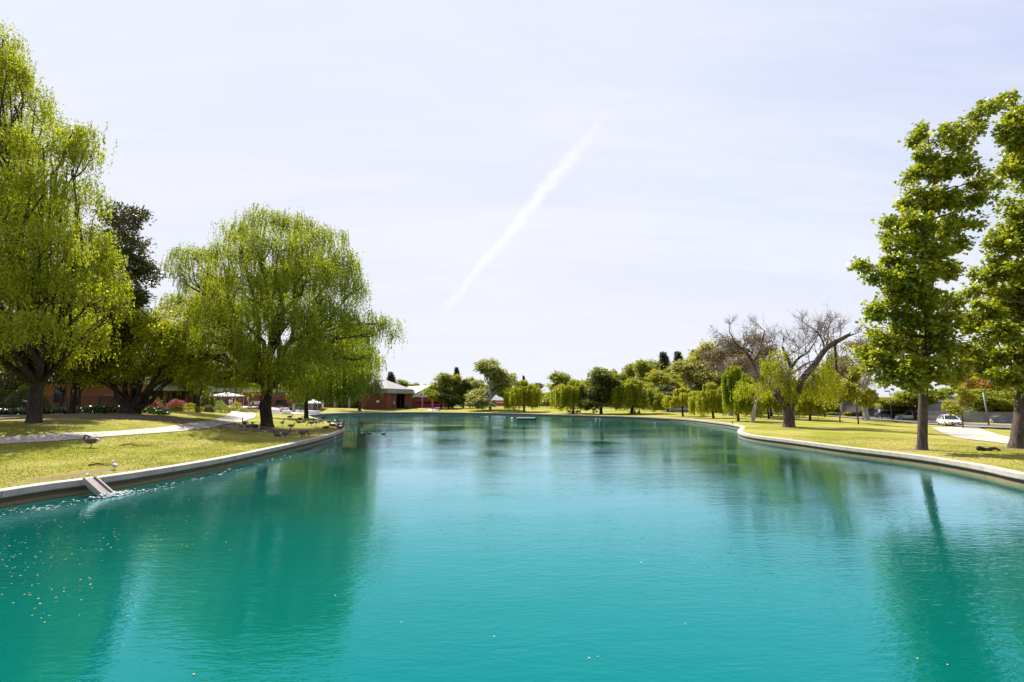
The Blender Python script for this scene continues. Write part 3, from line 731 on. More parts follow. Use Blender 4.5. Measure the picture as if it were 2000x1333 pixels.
# ------------------------------------------------------------------ the big willow on the point
b4 = gp(521, 834); D = b4.y
B4 = pix_blobs([(520, 432, 48, 26, 0), (575, 440, 45, 26, 1), (470, 455, 36, 26, 2), (625, 470, 46, 30, 0), (545, 490, 80, 40, -3), (445, 500, 45, 30, 3), (665, 520, 40, 40, 0), (600, 540, 75, 45, -5),
      (490, 560, 70, 45, -4), (690, 570, 30, 45, 0), (375, 498, 42, 16, 8), (350, 520, 26, 16, 8), (340, 590, 24, 18, 8), (395, 555, 38, 30, 8), (415, 610, 55, 35, 0), (365, 650, 48, 30, -1), (440, 665, 60, 35, -5), (535, 620, 80, 45, -8),
      (640, 620, 60, 45, -5), (695, 645, 36, 40, 1), (755, 632, 24, 14, 1), (728, 645, 22, 16, 1), (772, 655, 10, 14, 1), (600, 690, 60, 32, -8), (500, 690, 45, 30, -6), (380, 700, 50, 22, 2), (660, 690, 50, 35, 2), (560, 570, 90, 60, 6), (460, 620, 70, 50, 7), (630, 660, 60, 40, 7), (345, 700, 36, 22, -1), (400, 725, 46, 16, 0), (460, 718, 46, 20, -3), (560, 720, 50, 18, -6), (430, 735, 40, 12, 4), (610, 725, 46, 16, -4), (500, 740, 40, 10, 3), (330, 670, 26, 26, 1), (545, 742, 46, 10, -2), (595, 748, 40, 9, -1), (470, 746, 40, 9, 0), (415, 745, 40, 9, 1), (355, 735, 30, 12, 0), (520, 750, 40, 8, 6), (660, 725, 40, 18, 0), (720, 700, 24, 20, 2)], D)
q4, t4 = willow_leaves(frill(B4, 3), .64, .8, 2.8, 14, .21, .062, grp=6, gr=.36, low=b4.z + 2.0, topbias=.10)
q4b, _ = broad_leaves(B4, .7, .55, 10, .2, .075, shell=.2)
T4 = big_tree('willow_tree', 'large round weeping willow on the grassy point, geese around its thick trunk', 'tree', b4, at(520, 742, D), .60, .52, B4,
         np.concatenate([q4, q4b]), M['leaf_willow_big'], M['bark_dark'], t4, nl=44, twigs=190, lw=.24)
# second willow behind it on the point
b5 = gp(598, 818); D = b5.y
B5 = pix_blobs([(600, 705, 45, 28, 0), (655, 700, 45, 32, 0), (560, 720, 40, 26, 2), (690, 728, 28, 20, -3), (640, 735, 45, 18, -4), (610, 745, 40, 12, -6), (690, 665, 34, 30, 2), (715, 700, 24, 26, 2), (660, 755, 40, 12, -3), (625, 680, 50, 30, 3)], D)
q5, t5 = willow_leaves(frill(B5, 2), .5, 1.2, 4.0, 15, .3, .10, grp=6, gr=.5, low=b5.z + 2.0)
big_tree('willow_tree', 'smaller willow with slim straight trunk just right of the large weeping willow', 'tree', b5, at(600, 752, D), .36, .28, B5, q5, M['leaf_willow_big'], M['bark_dark'], t5, twigs=50)
b6 = gD(703, 140); D = 140
B6 = pix_blobs([(700, 718, 26, 18), (680, 738, 24, 16), (722, 742, 22, 16), (700, 752, 26, 12), (738, 755, 10, 10)], D)
q6, t6 = willow_leaves(B6, .26, 1.2, 3.6, 10, .5, .17, grp=5, gr=.5, low=b6.z + 2.2)
big_tree('willow_tree', 'olive willow hanging before the corner of the red brick pavilion', 'tree', b6, at(702, 765, D), .4, .3, B6, q6, M['leaf_grey'], M['bark_dark'], t6, twigs=20)

# ------------------------------------------------------------------ the two tall trees on the right
def gum(name, label, bu, bv, fork, r, L, dens):
    b_ = gp(bu, bv); D_ = b_.y; Bx = pix_blobs(L, D_, 1.4)
    Bx = [(c, tuple(x * 1.02 for x in q)) for c, q in Bx]; qx, tx = broad_leaves(Bx, dens * 1.5, .31, 36, .20, .165, up=.8, droop=.35, flat=.9, shell=.3)
    t_ = thing(name, label, 'tree', b_); mb_ = MB()
    pts_ = [b_] + [at(u, v, D_) for u, v in fork]; pts_ = catmull3(pts_, 5)
    tp_ = flare_pts(pts_); rads = trunk_radii(tp_, r, .035, 1.42, .8)
    mb_.tube(tp_, rads, 14)
    for c, q in Bx:
        c = Vector(c); i = max(6, min(len(tp_) - 2, int(np.argmin([abs(p_.z - (c.z - (c - p_).length * .35)) for p_ in tp_]))))
        Lb = limb(tp_[i], c, .0, .10, 7); r0 = min(rads[i] * .6, .10); mb_.tube(Lb, taper(r0, .015, 7), 6)
        for k_ in range(2): mb_.tube(limb(Lb[4], c + Vector(rdir(1)[0] * np.array(q) * .8), .05, .1, 5), taper(.025, .008, 5), 4, cap=False)
    to_local(mb_.build('trunk', M['bark'], t_, smooth=True), b_)
    link('crown', quad_mesh('crown', qx - np.array(b_)), t_, [M['leaf_sweetgum']])
    return t_
def catmull3(P, n):
    P = [Vector(p) for p in P]; out = []
    for i in range(len(P) - 1):
        a = P[i - 1] if i else P[0] * 2 - P[1]; b_, c = P[i], P[i + 1]; d = P[i + 2] if i + 2 < len(P) else c * 2 - b_
        for k_ in range(n):
            s_ = k_ / n
            out.append(.5 * ((2 * b_) + (c - a) * s_ + (2 * a - 5 * b_ + 4 * c - d) * s_**2 + (3 * b_ - a - 3 * c + d) * s_**3))
    out.append(P[-1]); return out
G1 = [(1800, 262, 12, 12), (1786, 278, 12, 10), (1812, 295, 16, 20), (1855, 262, 14, 22), (1880, 285, 20, 18), (1880, 244, 16, 10), (1915, 222, 20, 14), (1940, 202, 14, 10), (1905, 250, 16, 12),
      (1815, 335, 30, 22), (1778, 345, 16, 14), (1860, 325, 30, 20), (1895, 325, 20, 14), (1912, 350, 22, 14), (1940, 362, 14, 10), (1775, 385, 22, 18), (1830, 390, 40, 24), (1885, 390, 30, 18), (1920, 385, 12, 14), (1900, 437, 20, 9),
      (1765, 425, 14, 20), (1800, 440, 34, 26), (1850, 445, 30, 20), (1728, 435, 10, 9), (1738, 458, 12, 14), (1755, 475, 22, 18), (1810, 490, 38, 24), (1860, 480, 24, 14), (1688, 525, 16, 9), (1680, 517, 10, 8), (1712, 540, 18, 14), (1745, 520, 26, 20),
      (1790, 535, 40, 26), (1840, 525, 32, 20), (1755, 570, 34, 22), (1810, 580, 34, 22), (1848, 590, 24, 14), (1708, 605, 18, 14), (1735, 612, 28, 18), (1785, 625, 40, 22), (1835, 635, 34, 20), (1712, 640, 14, 10), (1860, 610, 12, 10),
      (1750, 668, 38, 22), (1800, 675, 40, 24), (1845, 680, 34, 22), (1690, 690, 16, 10), (1712, 700, 26, 16), (1760, 715, 40, 18), (1810, 725, 44, 22), (1855, 728, 26, 16), (1790, 750, 26, 10), (1700, 722, 14, 8), (1740, 735, 26, 10)]
gum('sweetgum_tree', 'tall upright bright green tree, left of the two with trunks by the right wall', 1801, 879, [(1803, 790), (1806, 740), (1812, 660), (1818, 560), (1822, 450), (1824, 340), (1812, 268)], .255, G1, .66)
G2 = [(1972, 195, 16, 12), (1985, 225, 20, 16), (1960, 262, 20, 18), (1990, 270, 26, 26), (1985, 315, 26, 22), (2030, 270, 36, 40), (2060, 340, 50, 60), (1965, 340, 16, 14), (1990, 410, 28, 26), (1962, 455, 24, 20), (1985, 480, 30, 22), (2040, 440, 40, 40),
      (1935, 478, 12, 10), (1945, 505, 22, 12), (1990, 530, 34, 24), (1930, 535, 26, 20), (1965, 570, 34, 22), (1900, 570, 18, 12), (1895, 608, 22, 14), (1930, 610, 26, 18), (1985, 610, 34, 26), (2050, 560, 50, 60), (1900, 640, 22, 12),
      (1945, 655, 36, 22), (1900, 690, 24, 16), (1880, 715, 16, 12), (1940, 700, 34, 20), (1990, 690, 34, 30), (2055, 660, 50, 40), (1965, 735, 34, 14), (2070, 250, 40, 40), (1915, 720, 22, 12), (2000, 745, 30, 12), (2090, 480, 40, 70)]
gum('sweetgum_tree', 'tall bright green tree with leaning trunk cut by the right edge of the view', 1987, 876, [(1998, 790), (2006, 720), (2012, 640), (2012, 520), (2010, 400), (2004, 290), (1990, 215)], .40, G2, .66)

# ------------------------------------------------------------------ half-dead willow
b8 = gp(1541, 835); D = b8.y
t = thing('willow_tree', 'half dead old willow with bare broken limbs and a few green curtains', 'tree', b8)
mb = MB()
def Lp(P, dz=0): return [at(u, v, D + q) for u, v, q in P]
fork = at(1541, 788, D)
tp_ = flare_pts([Vector(b8), at(1541, 815, D), at(1539, 800, D), fork]); mb.tube(tp_, trunk_radii(tp_, .58, .54, 1.5, .8), 16)
limbs_ = [([(1536, 795, 0), (1522, 780, -.4), (1514, 768, -.8)], .42, .30),
          ([(1548, 790, 0), (1553, 777, 0), (1567, 742, -.6), (1590, 714, -1), (1611, 684, -1), (1632, 669, -1.4), (1648, 660, -1.6), (1657, 655, -1.6)], .42, .17),
          ([(1545, 790, 0), (1541, 765, .3), (1540, 745, .4), (1544, 718, .6), (1536, 697, .9), (1528, 678, 1.2)], .30, .14),
          ([(1536, 790, .5), (1520, 760, 2), (1500, 746, 3.2), (1484, 742, 3.6), (1475, 722, 3.8), (1470, 708, 4), (1458, 690, 4.2), (1438, 672, 4.4), (1426, 650, 4.8)], .34, .06),
          ([(1470, 708, 4), (1482, 690, 4.4), (1488, 668, 4.8), (1494, 646, 5)], .15, .06),
          ([(1470, 690, 4), (1452, 680, 4), (1432, 676, 4.2), (1412, 660, 4)], .12, .03),
          ([(1544, 720, .6), (1560, 700, .4), (1578, 688, 0), (1592, 668, 0)], .16, .05),
          ([(1548, 730, .6), (1566, 716, 1.4), (1582, 708, 2), (1600, 702, 2.5)], .13, .05),
          ([(1567, 742, -.6), (1580, 728, 1), (1604, 700, 2), (1616, 668, 2.4), (1618, 640, 2.6)], .16, .05),
          ([(1611, 684, -1), (1606, 664, -.6), (1594, 648, -.2), (1578, 636, 0)], .12, .03),
          ([(1631, 670, -1.4), (1634, 720, -1), (1640, 728, -1), (1655, 740, -.8), (1682, 752, -.6)], .13, .05)]
tips = []
for P, r0, r1 in limbs_:
    pp = catmull3(Lp(P), 4); mb.tube(pp, taper(r0, r1, len(pp)), 10); tips += [(pp[-1], r1, (pp[-1] - pp[-3]).normalized()), (pp[len(pp) * 2 // 3], r1 * .8, (pp[-1] - pp[-3]).normalized())]
# broken crown at the end of the right limb
for k_ in range(7):
    mb.tube([at(1655, 657, D - 1.6), at(1655, 657, D - 1.6) + Vector(rdir(1)[0]) * .35 + Vector((.2, 0, .15))], [.13, .03], 6)
to_local(mb.build('trunk', M['deadwood'], t, smooth=True), b8)
tw = MB()
def spray(p, d, l, r, depth):
    n_ = 6; pts_ = [p]; q = d.copy()
    for i in range(n_):
        q = (q + Vector(rdir(1)[0]) * .34 + Vector((0, 0, .07))).normalized(); pts_.append(pts_[-1] + q * l / n_)
    tw.tube(pts_, taper(r, r * .4, len(pts_)), 4 if depth else 3, cap=False)
    if depth:
        for k_ in range(5 if depth > 1 else 3):
            i = random.randint(2, n_); nd = (q + Vector(rdir(1)[0]) * .95).normalized()
            spray(pts_[i], nd, l * random.uniform(.5, .8), r * .55, depth - 1)
def dspray(u, v, q, vec, l, r=.055): spray(at(u, v, D + q), Vector(vec).normalized(), l, r, 3)
for u, v, q, vec, l in ((1426, 652, 4.8, (-.5, 0, 1), 1.6), (1458, 690, 4.2, (-.8, 0, .8), 2.2), (1440, 674, 4.4, (-.9, .2, .5), 1.8), (1494, 648, 5, (-.3, 0, 1), 1.6), (1488, 668, 4.8, (.5, 0, .8), 1.7), (1470, 690, 4.4, (0, .1, 1), 2.2), (1475, 668, 4.4, (-.2, 0, 1), 1.9), (1414, 660, 4, (-.6, 0, .6), 1.1),
                       (1528, 680, 1.2, (.3, 0, .9), 1.5), (1536, 700, 1, (.7, 0, .7), 2.2), (1592, 670, 0, (.4, 0, 1), 1.8), (1600, 702, 2.5, (.5, 0, .9), 2.0), (1618, 642, 2.6, (.1, 0, 1), 1.5), (1616, 665, 2.5, (-.5, 0, 1), 2.1), (1578, 638, 0, (-.5, 0, 1), 1.3), (1605, 664, -.6, (.1, 0, 1), 1.9), (1594, 650, 0, (.6, 0, .8), 1.5),
                       (1612, 680, -1, (.4, 0, 1), 2.0), (1630, 670, -1.4, (.0, 0, 1), 1.6), (1622, 655, 2, (.7, 0, .7), 1.5), (1560, 700, .4, (.1, 0, 1), 2.0), (1570, 690, .3, (.6, -.3, .5), 1.9), (1657, 656, -1.6, (1, 0, .3), 1.3), (1682, 752, -.6, (1, 0, -.4), 1.2),
                       (1540, 745, -.6, (.3, -.8, .3), 1.6), (1541, 735, -.6, (-.7, -.6, .3), 1.7), (1545, 725, -.6, (.6, -.7, .2), 1.6), (1545, 740, -.6, (-.9, -.4, -.2), 2.2), (1560, 760, -.6, (.9, -.3, .2), 1.6), (1500, 745, 3, (-.8, -.6, .3), 2.0), (1520, 765, 1, (-.8, -.5, .2), 1.8), (1600, 700, 0, (-.3, -.4, 1), 2.2), (1585, 715, -1, (-.4, -.5, .9), 1.9), (1575, 690, 0, (.2, .4, 1), 2.3), (1630, 675, -1, (-.4, .5, .9), 2.2), (1640, 664, -1.4, (.3, .4, 1), 1.7), (1450, 684, 4, (.1, -.5, .9), 2.0), (1462, 700, 4, (-.5, -.6, .6), 2.0), (1480, 690, 4.2, (.6, -.3, .8), 1.8), (1500, 700, 3, (.2, 0, 1), 2.2), (1550, 690, .6, (-.2, .3, 1), 2.2)):
    dspray(u, v, q, vec, l)
to_local(tw.build('bare_twigs', M['twig'], t), b8)
B8 = pix_blobs([(1525, 690, 20, 10, 1), (1512, 712, 22, 12, 0), (1530, 728, 20, 12, -1), (1605, 712, 20, 10, 0), (1622, 725, 18, 12, 1), (1600, 740, 24, 14, -1), (1580, 755, 24, 12, 1), (1648, 670, 9, 6, -1.5), (1625, 690, 10, 8, -1), (1540, 765, 20, 8, -1), (1500, 735, 18, 10, 3), (1612, 755, 20, 10, 2), (1632, 745, 12, 10, 1), (1628, 668, 6, 6, -1.2)], D)
q8, t8 = willow_leaves(B8, 1.0, .8, 3.0, 13, .24, .075, grp=6, gr=.26, low=b8.z + 2.0, spread=.10)
link('crown', quad_mesh('crown', q8 - np.array(b8)), t, [M['leaf_willow_bright']])

# ------------------------------------------------------------------ models for the farther trees: 10 m high, set on the origin
def proto(kind):
    t_ = thing('tree', 'x', 'tree'); bark = M['bark_dark']
    def B(L): return [((x, y, z), (a, b_, c)) for x, y, z, a, b_, c in L]
    if kind in ('round', 'dark', 'olive', 'mid', 'grey', 'orange'):
        L = [(0, 0, 8.6, 1.6, 1.6, 1.2), (0, 0, 5.5, 2.4, 2.4, 2.4)]
        for k_ in range(24):
            a = k_ * 2.4; zz_ = 1.7 + 7.2 * ((k_ * .618) % 1); rr_ = 2.7 * math.sin(min(1, max(.12, (10.4 - zz_) / 6.2)) * 1.57) * (1.0 if zz_ > 3.0 else .85) * random.uniform(.75, 1.1)
            L.append((rr_ * math.cos(a), rr_ * math.sin(a), zz_, random.uniform(.8, 1.5), random.uniform(.8, 1.5), random.uniform(.7, 1.25)))
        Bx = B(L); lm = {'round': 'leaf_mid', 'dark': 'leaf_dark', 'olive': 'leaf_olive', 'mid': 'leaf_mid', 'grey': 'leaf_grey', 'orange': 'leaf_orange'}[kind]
        qx, tx = broad_leaves(Bx, .62, .42, 17, .30, .19, shell=.45)
        if kind in ('grey', 'orange'): qx = qx.reshape(-1, 4, 3)[rng.random(len(qx) // 4) < .6].reshape(-1, 3)
        w_ = wood('trunk', t_, (0, 0, 0), (.1, 0, 2.0), .25, .2, Bx, bark, lw=.11, twigs=20, tp=tx)
    elif kind == 'tall':
        L = [(0, 0, 9.2, .8, .8, .9), (.7, .2, 8.2, 1.0, 1.0, .8)]
        for k_ in range(34):
            a = k_ * 2.4; zz_ = 1.4 + 7.6 * ((k_ * .618) % 1); rr_ = 2.3 * (1.12 - abs(zz_ - 4.2) / 6.0) * (.55 + .45 * ((k_ * .37) % 1))
            L.append((rr_ * math.cos(a), rr_ * math.sin(a), zz_, random.uniform(.8, 1.25), random.uniform(.8, 1.25), random.uniform(.7, 1.1)))
        Bx = B(L); lm = 'leaf_pale'; qx, tx = broad_leaves(Bx, .7, .40, 15, .26, .16, shell=.4)
        w_ = wood('trunk', t_, (0, 0, 0), (.1, 0, 4.4), .17, .10, Bx, M['bark_pale'], lw=.09, twigs=25, tp=tx, start=(.4, 1))
    elif kind == 'conifer':
        L = []
        for k_ in range(26):
            zz_ = 1.6 + 8.0 * k_ / 25; rr_ = (10.4 - zz_) * .27; 
            for j in range(3):
                a = k_ * 1.9 + j * 2.1; L.append((rr_ * .62 * math.cos(a), rr_ * .62 * math.sin(a), zz_ + random.uniform(-.15, .15), rr_ * .5 + .1, rr_ * .5 + .1, .24))
        Bx = B(L); lm = 'leaf_conifer'; qx, tx = broad_leaves(Bx, 3.0, .22, 12, .30, .09, up=.3, droop=.5, shell=.2)
        mb_ = MB(); mb_.tube([(0, 0, -.3), (0, 0, 3), (0, 0, 9.7)], [.26, .2, .03], 8); w_ = mb_.build('trunk', bark, t_, smooth=True)
    elif kind in ('willow', 'youngwillow'):
        L = []; yw = kind == 'youngwillow'
        for k_ in range(46):
            a = k_ * 2.4 + random.uniform(-.3, .3); f = ((k_ * .618) % 1); rr_ = 3.9 * (f ** .5) * random.uniform(.75, 1.08); zz_ = 9.3 - 4.2 * (rr_ / 3.9) ** 2.2 + random.uniform(-1.0, .3)
            L.append((rr_ * math.cos(a), rr_ * math.sin(a), zz_, random.uniform(.6, 1.05), random.uniform(.6, 1.05), random.uniform(.4, .75)))
        L.append((0, 0, 9.2, 1.1, 1.1, .5)); Bx = B(L); lm = 'leaf_willow_yellow' if yw else 'leaf_willow_bright'
        qx, tx = willow_leaves(Bx, .42 if yw else .34, 1.4 if yw else 2.6, 4.4 if yw else 9.0, 26, .34, .085, grp=11, gr=.16, low=2.4 if yw else .6, lowj=1.8 if yw else 2.0, spread=.035, topbias=-.15)
        w_ = wood('trunk', t_, (0, 0, 0), (.15, 0, 3.6), .22, .17, Bx, bark, lw=.09, twigs=15, tp=tx)
    elif kind == 'gum_dry':
        L = []
        for k_ in range(16):
            a = k_ * 2.4; f = ((k_ * .618) % 1); rr_ = 2.6 * (f ** .5); zz_ = 9.0 - 4.2 * f + random.uniform(-1, .3)
            L.append((rr_ * math.cos(a), rr_ * math.sin(a), zz_, random.uniform(.8, 1.3), random.uniform(.8, 1.3), random.uniform(.5, .9)))
        Bx = B(L); lm = 'leaf_brown'; qx, tx = broad_leaves(Bx, .62, .45, 22, .22, .07, up=.2, droop=.6, shell=.35)
        w_ = wood('trunk', t_, (0, 0, 0), (.5, 0, 3.8), .26, .17, Bx, M['bark_pale'], lw=.10, twigs=60, tp=tx)
    elif kind == 'young':
        L = [(0, 0, 8.8, .9, .9, 1.0)]
        for k_ in range(11):
            a = k_ * 2.4; zz_ = 3.6 + 4.6 * ((k_ * .618) % 1); rr_ = 1.9 * (1.1 - abs(zz_ - 5) / 6)
            L.append((rr_ * math.cos(a), rr_ * math.sin(a), zz_, random.uniform(.6, 1.0), random.uniform(.6, 1.0), random.uniform(.8, 1.2)))
        Bx = B(L); lm = 'leaf_olive'; qx, tx = broad_leaves(Bx, .75, .42, 17, .36, .24, shell=.3)
        w_ = wood('trunk', t_, (0, 0, 0), (0, 0, 4.6), .12, .08, Bx, M['bark'], lw=.05, twigs=30, tp=tx, start=(.6, 1))
    elif kind == 'flat':
        L = [(random.uniform(-3.8, 3.8), random.uniform(-2.5, 2.5), 7.6 + random.uniform(-1.6, 1.4), random.uniform(1.4, 2.2), random.uniform(1.4, 2.2), .9) for _ in range(14)]
        Bx = B(L); lm = 'leaf_mid'; qx, tx = broad_leaves(Bx, .6, .55, 20, .42, .22, shell=.3)
        w_ = wood('trunk', t_, (0, 0, 0), (0, 0, 3.4), .3, .22, Bx, bark, lw=.14, twigs=30, tp=tx)
    link('crown', quad_mesh('crown', qx), t_, [M[lm]])
    wx = max(abs(qx[:, 0]).max(), abs(qx[:, 1]).max()); zt = np.percentile(qx[:, 2], 99.9)
    wd_ = np.percentile(qx[:, 0], 97.5) - np.percentile(qx[:, 0], 2.5)
    return t_, zt, wd_
PROTO = {}
def far_tree(kind, u, Y, vtop, wpx, label, name='tree', rot=None, base=None, group=None):
    b_ = base or gD(u, Y); Y = b_.y; ht = at(u, vtop, Y).z - b_.z
    if kind not in PROTO: PROTO[kind] = [*proto(kind), True]
    t_, zt, wd_, fresh = PROTO[kind]
    s_ = ht / zt; w_ = wpx * {'conifer': 1.6, 'young': .95, 'willow': .98, 'youngwillow': .95}.get(kind, 1.12) * Y / 1000 / wd_
    rz = rot if rot is not None else random.uniform(0, 6.28)
    if fresh: PROTO[kind][3] = False; r_ = t_; r_.location = b_; r_.rotation_euler = (0, 0, rz)
    else: r_ = dup(t_, b_, rz)
    r_.scale = (w_, w_, s_); r_.name = name; r_['label'] = label
    for k_ in ('group',):
        if k_ in r_: del r_[k_]
    if group: r_['group'] = group
    return r_
